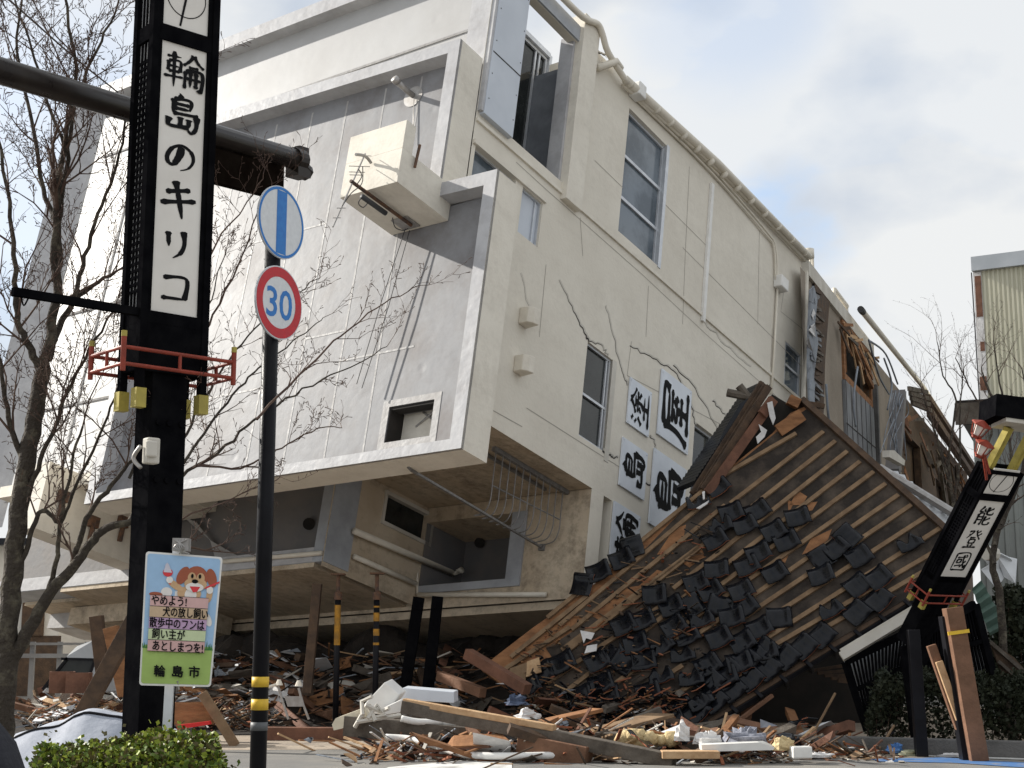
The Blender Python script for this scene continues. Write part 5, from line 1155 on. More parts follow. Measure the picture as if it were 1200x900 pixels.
# ================================================================== TREES
class Tree:
    def __init__(s, seed): s.r = random.Random(seed); s.limb = MB(); s.twig = MB(); s.n = 0
    def limbline(s, pts, r0, r1, tw=True, dens=1.0, depth=2, ln=.8, n=8):
        r0, r1 = r0*.74, r1*.74
        P = catmull([V(p) for p in pts], 5)
        # small kinks
        P = [p+V((s.r.uniform(-1, 1), s.r.uniform(-1, 1), s.r.uniform(-1, 1)))*.012 for p in P]; m_ = len(P)
        R = [r0+(r1-r0)*k/(m_-1) for k in range(m_)]
        (s.limb if r0 > .012 else s.twig).tube(P, R, n if r0 > .02 else 5)
        if tw:
            L = sum((P[k+1]-P[k]).length for k in range(m_-1)); cnt = int(L*5.0*dens)
            for _ in range(cnt):
                t = s.r.uniform(.18, 1); k = min(int(t*(m_-1)), m_-2); p = P[k].lerp(P[k+1], t*(m_-1)-k); d = (P[k+1]-P[k]).normalized()
                s.branch(p, d, min(R[k]*.55, .012), ln*s.r.uniform(.5, 1.1), depth)
            s.branch(P[-1], (P[-1]-P[-2]).normalized(), r1*.9, ln, depth)
    def branch(s, p, d, r, L, depth):
        q = V((s.r.gauss(0, 1), s.r.gauss(0, 1)*.8, s.r.gauss(0, .7))); q = (q-d*q.dot(d)).normalized()
        dd = (d*.8+q*s.r.uniform(.4, .9)+V((0, 0, s.r.uniform(.1, .5)))).normalized()
        n_ = 4; pts = [p]; dirs = [dd]
        for k in range(n_):
            dd = (dd+V((s.r.gauss(0, .22), s.r.gauss(0, .2), s.r.gauss(.06, .16)))).normalized(); pts.append(pts[-1]+dd*L/n_); dirs.append(dd)
        s.twig.tube(pts, [max(.0013, r*.85*(1-.75*k/n_)) for k in range(n_+1)], 4, False); s.n += 1
        if depth > 0:
            for k in range(1, n_+1):
                for _ in range(s.r.choice((1, 1, 2))):
                    s.branch(pts[k], dirs[k], max(.0025, r*(1-.6*k/n_)*.65), L*s.r.uniform(.28, .5), depth-1)
        else:
            for k in range(1, n_+1):   # buds and spurs
                if s.r.random() < .6:
                    e = (dirs[k]+V((s.r.gauss(0, .8), s.r.gauss(0, .8), s.r.gauss(0, .8)))).normalized(); s.twig.tube([pts[k], pts[k]+e*s.r.uniform(.02, .05)], [.0022, .003], 4, False)
    def finish(s, name, base, label):
        e = empty(name, base, label, 'tree'); s.limb.build('trunk', M_BARK, e, smooth=True, normals=False); s.twig.build('crown', M_TWIG, e, normals=False); return e
T = Tree(11)
Y_ = 10.9
def lp_(pts, y0=10.9, y1=None):
    y1 = y0 if y1 is None else y1; n_ = len(pts); return [at(x, y, y0+(y1-y0)*k/max(1, n_-1)) for k, (x, y) in enumerate(pts)]
b0 = at(-3, 900, Y_); base = V((b0.x, Y_, 0))
T.limbline([base]+lp_([(2, 870), (6, 800), (10, 720), (18, 640), (32, 540), (45, 470), (50, 430)]), .125, .075, False, n=12)
T.limbline(lp_([(50, 430), (58, 405), (62, 380), (68, 320), (66, 260)]), .065, .042, True, .5)
T.limbline(lp_([(64, 330), (66, 250), (75, 170), (88, 80), (70, -30)], 10.9, 10.7), .04, .012, True, 1.1)
T.limbline(lp_([(48, 432), (33, 405), (20, 367), (17, 300), (8, 220), (-10, 120)], 10.9, 10.8), .045, .014, True, 1.0)
T.limbline(lp_([(55, 420), (70, 385), (85, 355), (110, 335), (138, 318)], 10.9, 11.2), .045, .014, True, 1.0)
T.limbline(lp_([(85, 355), (100, 300), (120, 240), (140, 180), (150, 120)], 10.9, 10.9), .028, .01, True, 1.0)
T.limbline(lp_([(66, 260), (50, 220), (35, 130), (20, 60), (30, -20)], 10.9, 11.2), .03, .01, True, 1.0)
T.limbline(lp_([(66, 270), (78, 200), (85, 130), (118, 50), (140, 0)], 10.9, 10.9), .03, .009, True, 1.0)
T.limbline(lp_([(75, 170), (50, 100), (28, 30), (10, -20)], 10.9), .02, .008, True, .9)
T.limbline(lp_([(30, 545), (12, 500), (2, 440), (-12, 380)], 10.9, 10.7), .035, .014, True, 1.0)
T.limbline(lp_([(20, 620), (40, 560), (60, 510), (80, 460), (105, 410), (135, 360)], 10.9, 10.7), .03, .01, True, .8)
# low limb sweeping right in front of the post base and behind the pole
T.limbline(lp_([(12, 775), (30, 745), (55, 700), (85, 664), (110, 632), (135, 615), (160, 612)], 10.9, 10.8), .075, .03, True, .25)
T.limbline(lp_([(55, 700), (66, 660), (70, 620), (80, 560), (95, 500)], 10.9, 10.7), .03, .012, True, .7)
T.limbline(lp_([(85, 664), (100, 610), (130, 570), (150, 545), (165, 525)], 10.9, 10.9), .032, .014, True, .7)
T.limbline(lp_([(14, 690), (32, 640), (50, 598), (70, 612), (90, 570), (120, 500), (140, 450)], 10.9, 10.8), .03, .01, True, .7)
RL = [([(150, 612), (175, 585), (213, 557), (255, 530), (300, 492), (345, 462), (400, 435), (455, 405)], .026),
      ([(180, 580), (215, 540), (245, 500), (280, 455), (310, 425), (350, 395), (380, 372)], .02),
      ([(230, 545), (280, 548), (320, 530), (365, 505), (400, 500)], .014),
      ([(165, 590), (205, 530), (235, 475), (262, 430), (290, 395), (340, 350), (375, 325)], .02),
      ([(300, 492), (350, 440), (400, 392), (450, 355), (490, 336)], .015),
      ([(190, 620), (230, 600), (270, 585), (330, 560)], .012),
      ([(150, 560), (180, 500), (215, 440), (235, 390), (250, 340), (265, 290)], .018), ([(225, 420), (250, 370), (285, 300), (300, 255), (320, 215)], .014),
      ([(240, 330), (255, 280), (285, 245), (310, 205)], .012)]
for pts, r_ in RL: T.limbline(lp_(pts, 10.9, 12.4 if pts[-1][0] > 340 else 11.6), r_, .005, True, .85, 1, .45)
T.finish('bare_tree', base, 'bare leafless tree at the left whose twigs cross the tall lantern sign')

T2 = Tree(21); b2 = gnd(1100, 858); b2 = V((b2.x+1.2, 30.5, 0)); 
bb = at(1118, 590, 30.5)
T2.limbline([V((bb.x, 30.5, 0)), V((bb.x-.05, 30.5, 2)), bb], .09, .06, False)
for pts in ([(1118, 590), (1112, 540), (1120, 470), (1105, 440), (1098, 400)], [(1118, 590), (1105, 540), (1090, 490), (1078, 450)], [(1118, 590), (1125, 540), (1125, 480), (1130, 430)], [(1112, 550), (1100, 520), (1085, 470)]):
    T2.limbline(lp_(pts, 30.5), .045, .012, True, .55, 1, 1.0)
T2.finish('bare_shrub', V((bb.x, 30.5, 0)), 'thin bare shrub standing against the sky between the brown house and grey shed')
T3 = Tree(33); bb = at(1172, 700, 25.0)
T3.limbline([V((bb.x+.1, 25, 0)), V((bb.x, 25, 1)), bb, at(1163, 660, 25), at(1172, 610, 25)], .11, .07, False)
for pts in ([(1172, 620), (1160, 580), (1150, 545), (1162, 500), (1140, 460), (1120, 420)], [(1172, 615), (1185, 560), (1182, 500), (1172, 450), (1165, 400)], [(1172, 620), (1195, 560), (1205, 500), (1198, 430)], [(1165, 640), (1178, 600), (1200, 580)], [(1165, 660), (1150, 620), (1140, 590)], [(1182, 500), (1160, 460), (1150, 430)]):
    T3.limbline(lp_(pts, 24.9, 25.4), .05, .012, True, .7, 1, .8)
T3.finish('bare_tree', V((bb.x+.1, 25, 0)), 'bare tree with a forked trunk at the right edge beside the leaning lantern sign')

# ================================================================== PROPS
def post(name, p, q, Y, w_, h_, mm, label, cat, Y2=None):
    m = MB(); a = at(*p, Y); b = at(*q, Y2 or Y)
    if b.z < .6 and b.z > -1.5: b = b+(a-b)*((b.z)/(b.z-a.z)) if abs(b.z-a.z) > .01 else b
    m.beam(b, a, w_, h_, V((0, -1, 0))); return tag(m.build(name, mm, bevel=.008), label, cat)
post('timber_prop', (372, 684), (360, 812), 28.4, .17, .2, M_WOODD, 'brown square timber prop leaning under the toppled building left of the steel jacks', 'prop')
for (x, y0, y1, lab) in ((394, 674, 838, 'left one of the two slim steel jacks with an unbroken yellow sleeve'), (440, 673, 815, 'right one of the two slim steel jacks with worn yellow stripes')):
    Y = 28.3; e_ = empty('steel_jack', V((at(x, 800, Y).x, Y, 0)), lab, 'steel jack', 'steel jacks under the toppled building')
    X_ = at(x, 800, Y).x; zq = lambda py: at(x, py, Y).z
    m = MB(); m.tube([V((X_, Y, 0)), V((X_, Y, zq(700)))], .056, 12); m.build('tube', M_BLACK2, e_, smooth=True)
    m = MB(); m.tube([V((X_, Y, zq(705))), V((X_, Y, zq(y0)))], .038, 12); m.tube([V((X_, Y, zq(703))), V((X_, Y, zq(694)))], .08, 12); m.wbox(X_-.13, X_+.13, Y-.13, Y+.13, zq(y0), zq(y0)+.03); m.build('head', M_RUST, e_)
    m = MB()
    if x < 400: m.tube([V((X_, Y, zq(756))), V((X_, Y, zq(709)))], .0585, 12); m.build('yellow_sleeve', M_ORG, e_)
    else:
        for a, b in ((712, 710), (728, 718), (745, 737), (756, 753)): m = MB(); m.tube([V((X_, Y, zq(a))), V((X_, Y, zq(b)))], .0585, 12); m.build('yellow_stripe', M_ORG, e_)
post('black_prop', (491, 700), (474, 812), 29.6, .22, .2, M_BLACK, 'left one of two slanting black props under the recessed terrace', 'prop')
post('black_prop', (513, 699), (501, 812), 29.6, .22, .2, M_BLACK, 'right one of two slanting black props under the recessed terrace', 'prop')
post('timber_prop', (162, 718), (100, 832), 24.0, .25, .2, M_WOODD, 'long dark beam leaning diagonally left of the dog notice', 'prop')
post('timber_prop', (113, 722), (122, 800), 26.5, .22, .2, M_WOODD, 'upright dark timber under the left end of the toppled building', 'prop')
post('timber_prop', (130, 735), (148, 815), 25.5, .24, .2, M_WOOD, 'orange brown board leaning behind the diagonal dark beam', 'prop')
post('timber_prop', (1116, 712), (1146, 889), 21.3, .24, .24, M_TIMBB, 'tall brown timber propping the leaning lantern sign with a yellow strap', 'prop')
m = MB(); a = at(1121, 741, 21.3); m.beam(a+V((-.16, -.13, -.02)), a+V((.14, -.13, .02)), .05, .03, V((0, -1, 0))); tag(m.build('strap', M_YELB), 'yellow strap tied round the brown timber propping the leaning sign', 'strap')
post('black_prop', (1107, 722), (1132, 889), 21.45, .14, .2, M_BLACK2, 'dark left side of the tall brown timber under the leaning sign', 'prop')  # dark tone of the two-tone timber, set as a strip of its own
post('split_timber', (1091, 756), (1122, 845), 21.5, .13, .1, M_TIMBB, 'split timber plank leaning left of the tall brown prop at right', 'timber')
post('split_timber', (1100, 775), (1140, 888), 21.42, .10, .08, M_WOODL, 'pale splintered timber strip leaning against the tall brown prop at right', 'timber')
post('black_prop', (1070, 738), (1080, 885), 22.1, .17, .14, M_BLACK2, 'slim dark grey post standing at the kerb in front of the left lattice screen', 'prop')
post('bamboo_stick', (979, 812), (943, 878), 23.5, .035, .035, M_BATT, 'thin stick leaning in the dark gap under the collapsed roof', 'stick')

# ================================================================== RUBBLE
m = MB(); nx, ny = 70, 34; gx = lambda i: -13+i*17/nx; gy = lambda j: 27.2+j*10/ny
def mound(x, y):
    e_ = max(0, min(1, (y-30.4)/3.0)); l_ = max(.12, min(1, (x+9.5)/2.5)); r_ = max(0, min(1, (3.6-x)/1.5))
    return max(.02, 2.15*e_*l_*r_*(.75+.35*noise.noise(V((x*.7, y*.7, 3))))+.30*noise.noise(V((x*2.3, y*2.3, 1)))*e_+.16*noise.noise(V((x*6, y*6, 2)))*e_)
for i in range(nx+1):
    for j in range(ny+1): m.v.append(V((gx(i), gy(j), mound(gx(i), gy(j)))))
for i in range(nx):
    for j in range(ny): m.f.append((i*(ny+1)+j, (i+1)*(ny+1)+j, (i+1)*(ny+1)+j+1, i*(ny+1)+j+1)); m.mi.append(0)
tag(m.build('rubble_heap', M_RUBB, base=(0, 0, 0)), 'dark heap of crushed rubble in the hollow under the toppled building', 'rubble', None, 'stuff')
m = MB(); m.prism([V((-9, 37, 0)), V((4, 37, 0)), V((4, 37, 5)), V((-9, 37, 5))], V((0, .3, 0)))  # dark wall added so the hollow reads black
tag(m.build('added_dark_wall', M_DARK), 'added dark wall that keeps the back of the hollow under the building black', 'wall')

def plank(c, d, L, w_, h_, mm, name, label, cat, group=None, jag=True, roll=0):
    d = d.normalized(); m = MB(); n_ = 3
    u = V((0, 0, 1)) if abs(d.z) < .9 else V((0, -1, 0)); x = d.cross(u).normalized(); y = x.cross(d)
    if roll: x, y = x*math.cos(roll)+y*math.sin(roll), y*math.cos(roll)-x*math.sin(roll)
    def ring(t, s=1, j=0): return [c+d*((t-.5)*L+(rnd.uniform(-.5, .5)*j))+x*(w_/2*s*a)+y*(h_/2*s*b) for a, b in ((-1, -1), (1, -1), (1, 1), (-1, 1))]
    j = min(.25, w_*1.2) if jag else 0
    m.hexa(ring(0, 1, j)+ring(1, 1, j))
    return tag(m.build(name, mm), label, cat, group)
def rdir(flatz=.25): 
    a = rnd.uniform(0, math.pi); return V((math.cos(a), math.sin(a)*.7, rnd.uniform(-flatz, flatz)))
W_ = [M_WOOD, M_WOODR, M_WOODD, M_WOODG, M_WOODL, M_TIMBB]
def scatter(n_, xr, yr, Yf, zf_, kinds, where, group):
    for k in range(n_):
        px, py = rnd.uniform(*xr), rnd.uniform(*yr); p = Yf(px, py)
        kd_ = rnd.choice(kinds)
        if kd_ == 'plank': plank(p, rdir(.35), rnd.uniform(.5, 1.9), rnd.uniform(.08, .22), rnd.uniform(.03, .1), rnd.choice(W_), 'broken_plank', 'splintered wooden plank lying %s' % where, 'plank', 'broken planks '+group, True, rnd.uniform(-.6, .6))
        elif kd_ == 'board':
            plank(p, rdir(.5), rnd.uniform(.4, .9), rnd.uniform(.3, .6), .03, rnd.choice([M_WOOD, M_WOODG, M_PAPER, M_CORRW, M_COPE]), 'broken_board', 'flat piece of broken board lying %s' % where, 'board', 'broken boards '+group, True, rnd.uniform(-.8, .8))
        elif kd_ == 'beam': plank(p, rdir(.4), rnd.uniform(1.0, 2.4), rnd.uniform(.10, .17), rnd.uniform(.10, .16), rnd.choice([M_WOODD, M_TIMBB, M_WOODR, M_WOODG]), 'fallen_beam', 'fallen house timber lying %s' % where, 'beam', 'fallen timbers '+group, False, rnd.uniform(-.5, .5))
        elif kd_ == 'shard':
            me = rnd.choice(TBK); ob = bpy.data.objects.new('tile_shard', me); COL.objects.link(ob); ob.location = p; ob.rotation_euler = (rnd.uniform(-.6, .6), rnd.uniform(-.6, .6), rnd.uniform(0, 6)); ob.scale = (.8,)*3
            tag(ob, 'shard of black roof tile lying %s' % where, 'tile shard', 'tile shards '+group)
        elif kd_ == 'scrap':
            m = MB(); c_ = p; pts = [c_+V((rnd.uniform(-.22, .22), rnd.uniform(-.22, .22), rnd.uniform(0, .18))) for _ in range(5)]
            for a in range(1, 4): m.face([pts[0], pts[a], pts[a+1]])
            m.face([pts[0], pts[4], pts[1]]); tag(m.build('crumpled_scrap', rnd.choice([M_PAPER, M_PAPER, M_TARP, M_COPE, M_TORN]), normals=False), 'crumpled pale scrap lying %s' % where, 'scrap', 'pale scraps '+group)
        elif kd_ == 'lath': plank(p, rdir(.5), rnd.uniform(.6, 1.6), .04, .025, rnd.choice([M_WOODL, M_BATT, M_WOOD]), 'thin_lath', 'thin wooden lath lying %s' % where, 'lath', 'thin laths '+group, False)
def onmound(px, py):
    # walk the ray until it meets the heap
    d = ray(px, py); t = 24.0
    while t < 40:
        p = CAM+d*t
        if p.z <= mound(p.x, p.y)+.05 and p.y > 27.2: return p+V((0, -.05, .08))
        if p.z < 0.03: return V((p.x, p.y, .08))
        t += .1
    return CAM+d*36
scatter(34, (225, 300), (765, 830), onmound, None, ['board', 'scrap', 'plank', 'board'], 'in the rubble right of the dog notice', 'beside the dog notice')
scatter(90, (215, 560), (770, 852), onmound, None, ['plank', 'beam', 'plank', 'board', 'scrap', 'lath', 'board'], 'in the dark rubble under the toppled building', 'under the toppled building')
scatter(60, (35, 300), (800, 850), lambda x, y: (lambda p: V((p.x, p.y, rnd.uniform(.08, .5))))(gnd(x, max(y, 838)+rnd.uniform(0, 10))), None, ['plank', 'board', 'scrap', 'lath', 'plank', 'beam'], 'in the sunlit rubble behind the hedge', 'behind the hedge')
scatter(115, (470, 960), (862, 893), lambda x, y: gnd(x, y)+Z*rnd.uniform(.03, .28), None, ['plank', 'plank', 'lath', 'shard', 'plank', 'board', 'beam', 'scrap'], 'in the debris spilled in front of the collapsed roof', 'in front of the collapsed roof')
scatter(30, (320, 900), (857, 890), lambda x, y: gnd(x, y)+Z*.03, None, ['lath', 'scrap', 'lath'], 'scattered on the road edge', 'on the road edge')
scatter(34, (590, 830), (800, 866), lambda x, y: rp(x, y, .12) if y < 845 else gnd(x, y)+Z*.15, None, ['shard', 'shard', 'plank', 'lath', 'scrap'], 'at the crumpled foot of the collapsed roof', 'at the foot of the collapsed roof')
def litter(name, n_, posf, label, mats, seed, smin=.03, smax=.28):
    r = random.Random(seed); m = MB()
    for k in range(n_):
        p = posf(r)
        if p is None: continue
        m.cur = r.randrange(len(mats)); a = r.uniform(0, 6.3); d = V((math.cos(a), math.sin(a), r.uniform(-.35, .6))).normalized()
        if r.random() < .72: L_ = r.uniform(smin*2, smax*2.2); m.beam(p, p+d*L_, r.uniform(.012, .05), r.uniform(.01, .03))
        else:
            u = d.cross(V((r.uniform(-.5, .5), r.uniform(-.5, .5), 1))).normalized(); s_ = r.uniform(smin, smax*.7)
            m.prism([p, p+d*s_, p+d*s_*r.uniform(.5, 1)+u*s_*r.uniform(.4, 1), p+u*s_*r.uniform(.3, .8)], d.cross(u)*.012)
    m.cur = 0; return tag(m.build(name, mats, normals=False), label, 'litter', None, 'stuff')
LM = [M_WOOD, M_WOODL, M_WOODD, M_WOODG, M_BATT, M_WOODD, M_WOOD, M_WOODR, M_COPE, M_TERRA, M_TILE, M_WOODG, M_TORN, M_PAPER]
def fpos(r):
    x = r.uniform(-2.2, 5.6); h_ = .30*math.exp(-((x-.9)/1.7)**2)+.10
    y = r.gauss(22.6, .75)
    if x > 4 and r.random() < .5: return None
    return V((x, y, max(.01, h_*(1-abs(y-22.8)/1.6)*r.random())))
litter('fine_litter', 2100, fpos, 'fine splinters and scraps of the debris spilled across the road edge', LM, 21, .03, .36)
litter('hollow_litter', 650, lambda r: (lambda p: p)(onmound(r.uniform(215, 575), r.uniform(770, 856))), 'splinters and rags covering the dark rubble under the toppled building', [M_WOOD, M_WOODD, M_WOODD, M_WOODG, M_RUBB, M_RUBB, M_TORN, M_TIMBB], 22, .04, .4)
litter('left_litter', 1500, lambda r: (lambda p: V((p.x, p.y, abs(r.gauss(0, .22)))))(gnd(r.uniform(30, 320), r.uniform(842, 858))), 'sunlit splinters and scraps spread behind the clipped hedge', LM, 23)
litter('roof_foot_litter', 1300, lambda r: (lambda x, t: rp(x, (800-(x-563)*.74)*(1-t)+850*t, abs(r.gauss(.05, .06))))(r.uniform(610, 840), r.random()) if r.random() < .45 else (lambda x: rp(x, r.uniform(815, 855), abs(r.gauss(.1, .14))))(r.uniform(600, 790)), 'tile crumbs and splinters strewn over the lower part of the collapsed roof', [M_TILE, M_TERRA, M_WOOD, M_WOODD, M_BATT, M_TILE, M_FELT], 24, .03, .2)
def beamg(name, p, q, Yp, Yq, w_, h_, mm, label, cat='beam'):
    m = MB(); m.beam(at(*p, Yp), at(*q, Yq), w_, h_); return tag(m.build(name, mm, bevel=.01), label, cat)
beamg('fallen_beam', (300, 861), (605, 863), 25.9, 25.9, .3, .26, M_WOODR, 'long reddish beam lying on the road edge behind the black sign pole')
beamg('fallen_beam', (408, 850), (640, 872), 23.4, 22.6, .42, .30, M_WOODG, 'thick weathered grey beam lying in the sun beside the white box')
beamg('fallen_beam', (474, 828), (790, 892), 22.2, 20.6, .24, .19, M_WOODG, 'long grey beam with a split pale edge crossing the front debris')
beamg('split_timber', (474, 822), (650, 853), 22.15, 21.2, .14, .09, M_WOODL, 'pale split strip along the top of the long grey beam', 'timber')
beamg('fallen_beam', (610, 872), (690, 888), 21.4, 21.0, .3, .3, M_TIMBB, 'short notched beam end beside the long grey beam')
beamg('fallen_beam', (700, 872), (840, 880), 22.4, 22.0, .5, .36, M_WOODG, 'flat dark beam under the yellow foam')
beamg('fallen_beam', (548, 766), (618, 808), 28.0, 27.0, .2, .2, M_WOODR, 'reddish beam sticking out of the dark hollow left of the collapsed roof')
beamg('fallen_beam', (515, 792), (566, 812), 28.6, 27.6, .16, .18, M_TIMBB, 'brown beam end just left of the ragged roof corner')
beamg('broken_plank', (775, 884), (842, 884), 20.6, 20.6, .3, .1, M_WOODL, 'short pale plank lying flat below the white panel', 'plank')
beamg('broken_plank', (610, 852), (700, 832), 23.6, 24.6, .3, .06, M_WOOD, 'broken orange board at the foot of the collapsed roof', 'plank')
beamg('broken_plank', (700, 858), (775, 838), 23.2, 24.6, .5, .06, M_BATT, 'torn slab of roof boarding at the foot of the collapsed roof', 'plank')
m = MB(); m.prism([at(x, y, 24.6) for x, y in ((426, 826), (451, 799), (468, 814), (452, 838), (430, 836))], V((.1, .25, .05))); tag(m.build('white_box', M_WHITE, bevel=.02), 'white appliance panel tilted on the rubble behind the white frame', 'panel')
m = MB(); m.prism([at(x, y, 25.0) for x, y in ((464, 818), (472, 806), (532, 811), (532, 824), (500, 822), (470, 820))], V((.05, .5, .02))); tag(m.build('loose_board', M_SIGNW, bevel=.01), 'long pale blue white panel lying behind the long grey beam', 'panel')
m = MB(); m.prism([at(x, y, 24.3) for x, y in ((449, 830), (470, 820), (480, 833), (450, 838))], V((.02, .4, .02))); tag(m.build('loose_board', M_WHITE, bevel=.01), 'small rounded white panel beside the tilted appliance panel', 'panel')
m = MB(); m.prism([at(x, y, 23.2) for x, y in ((389, 849), (393, 842), (425, 830), (432, 840), (400, 854), (391, 856))], V((.05, .4, .02))); tag(m.build('polystyrene_block', mat('cream_block', (.72, .66, .52), .8, (.60, .54, .42), 3, 1)), 'cream white block at the left end of the front debris', 'block')
m = MB()
for pts in (((425, 838), (424, 822), (436, 816)), ((428, 826), (446, 834), (456, 830)), ((431, 842), (442, 826), (452, 838), (431, 842)), ((418, 846), (470, 838)), ((424, 838), (416, 852)), ((440, 845), (432, 826))): m.tube([at(x, y, 23.0+.1*(k % 2)) for k, (x, y) in enumerate(pts)], .035, 6)
tag(m.build('metal_frame', M_COPE), 'tangled pale metal frame on the weathered grey beam', 'frame')
m = MB(); m.tube(catmull([at(*p, Y) for p, Y in (((452, 864), 22.6), ((480, 866), 22.5), ((510, 874), 22.0), ((545, 884), 21.3), ((600, 886), 21.0), ((690, 884), 21.2))], 5), .05, 8); tag(m.build('white_conduit', M_WHITE, smooth=True), 'long white conduit curving along the front of the debris', 'conduit')
m = MB(); m.tube(catmull([at(*p, 22.9) for p in ((470, 842), (490, 846), (520, 846))], 4), .05, 8); m.tube([at(520, 846, 22.9), at(534, 848, 22.9)], .06, 8); tag(m.build('white_pipe', M_WHITE, smooth=True), 'short white pipe with a tan end lying on the grey beam', 'pipe')
for k in range(3):
    m = MB(); m.tube(catmull([at(560+k*6, 884-k, 21.6), at(620+k*5, 876-k*4, 21.7), at(660+k*4, 868+k*3, 22), at(700, 874+k*2, 22.2)], 5), .013, 5); tag(m.build('grey_wire', M_STEEL, smooth=True), 'thin grey wire looping over the short notched beam', 'wire', 'grey wires over the notched beam')
# foam, panel, boxes at the right end of the debris
m = MB(); r = random.Random(8)
for k in range(26): 
    p = at(728+r.uniform(0, 62), 873-r.uniform(0, 9), 21.6+r.uniform(-.1, .2)); s = r.uniform(.07, .16)
    m.tube([p-V((s*.7, 0, 0)), p-V((s*.3, 0, 0))+Z*.02, p+V((s*.3, .02, .03)), p+V((s*.8, 0, 0))], [s*.3, s*.8, s*.75, s*.25], 7)
tag(m.build('foam_insulation', M_FOAM, smooth=True), 'torn lump of yellow insulation foam on the debris in front of the roof', 'foam')
m = MB(); m.prism([at(x, y, 20.9) for x, y in ((822, 872), (894, 868), (909, 875), (824, 880))], V((.0, .25, -.03))); m.prism([at(x, y, 20.7) for x, y in ((822, 873), (890, 870), (908, 876), (906, 879), (823, 881))], V((0, .3, 0))); tag(m.build('loose_board', M_WHITE), 'flat white panel lying at the right end of the front debris', 'panel')
m = MB(); c = at(938, 885, 20.8); m.box(c, V((1, .2, 0)).normalized(), V((-.2, 1, 0)).normalized(), Z, -.14, .14, -.1, .1, -.04, .12); tag(m.build('polystyrene_box', M_WHITE, bevel=.02), 'small white polystyrene box at the right end of the debris', 'box')
def crumple(name, px, py, Y, s, mm, label, cat, seed):
    r = random.Random(seed); m = MB(); c = at(px, py, Y); n1_, n2_ = 7, 9; rows = []
    for i in range(n1_+1):
        row = []
        for j in range(n2_):
            a = math.pi*i/n1_*.5; b = 2*math.pi*j/n2_; k = 1+r.uniform(-.28, .28); row.append(len(m.v)); m.v.append(c+V((math.cos(b)*math.sin(a+.05)*s[0]*k, math.sin(b)*math.sin(a+.05)*s[1]*k, math.cos(a)*s[2]*k)))
        rows.append(row)
    for i in range(n1_):
        for j in range(n2_): l = (j+1) % n2_; m.f.append((rows[i][j], rows[i][l], rows[i+1][l], rows[i+1][j])); m.mi.append(0)
    return tag(m.build(name, mm), label, cat)
crumple('cloth_bundle', 873, 871, 21.4, (.3, .2, .2), mat('patterned_cloth', (.36, .37, .42), .9, (.16, .17, .21), 14, 1), 'grey patterned cloth bundle behind the flat white panel', 'cloth', 1)
crumple('plastic_bag', 800, 868, 21.3, (.11, .10, .24), M_PAPER, 'crumpled white plastic standing up right of the yellow foam', 'plastic', 2)
crumple('plastic_bag', 830, 872, 21.2, (.18, .12, .16), M_PAPER, 'crumpled white plastic at the left end of the flat white panel', 'plastic', 3)
crumple('foam_lump', 918, 879, 20.9, (.16, .12, .16), M_FOAM, 'cream foam lump beside the small polystyrene box', 'foam', 4)
crumple('plastic_bag', 1050, 882, 22.3, (.13, .1, .12), M_BLUEC, 'crumpled blue bag at the foot of the slim grey post', 'plastic', 5)
crumple('plastic_bag', 1066, 886, 22.2, (.16, .1, .08), mat('olive_bag', (.42, .42, .30), .8, (.3, .3, .2), 5, 1), 'pale green rag beside the crumpled blue bag', 'rag', 6)
crumple('plastic_bag', 1116, 887, 22.0, (.22, .1, .05), M_PAPER, 'flat white rag left of the foot of the tall brown prop', 'rag', 7)
crumple('plastic_bag', 960, 887, 21.0, (.2, .1, .06), M_PAPER, 'clear crushed bottle on the road right of the polystyrene box', 'bottle', 8)
crumple('cloth_bundle', 604, 826, 25.3, (.2, .15, .16), mat('navy_cloth', (.03, .04, .07), .9, (.10, .13, .20), 6, 1), 'navy cloth bundle at the lower left corner of the collapsed roof', 'cloth', 9)
crumple('cloth_bundle', 618, 842, 24.2, (.2, .15, .14), M_PAPER, 'pale crumpled sheet below the navy cloth bundle', 'cloth', 10)
for (x, y, q) in ((684, 745, ((680, 739), (697, 742), (693, 750), (687, 748), (684, 754))), (690, 760, ((685, 766), (688, 757), (700, 755), (699, 763)))):
    m = MB(); m.prism([rp(a, b, .22) for a, b in q], RN*.012); tag(m.build('torn_paper', M_PAPER), 'white torn scrap on the left part of the collapsed roof, %s' % ('upper one of two' if y < 750 else 'lower one of two'), 'scrap')
m = MB(); m.prism([rp(x, y, .26) for x, y in ((816, 596), (824, 591), (831, 587), (829, 591), (820, 597))], RN*.02); m.prism([rp(x, y, .27) for x, y in ((823, 577), (826, 576), (826, 585), (824, 586))], RN*.02); tag(m.build('torn_paper', M_PAPER), 'white curved scrap beside the topmost loose tiles', 'scrap')
for k, q in enumerate((((594, 800), (598, 784), (618, 777), (616, 800)), ((617, 794), (618, 776), (632, 771), (635, 788)))):
    m = MB(); m.prism([rp(x, y, .14) for x, y in q], RN*.03); tag(m.build('wood_board', M_WOODL if k else M_BATT), ('left' if k == 0 else 'right')+' one of two square pale boards on the ragged left end of the collapsed roof', 'board')
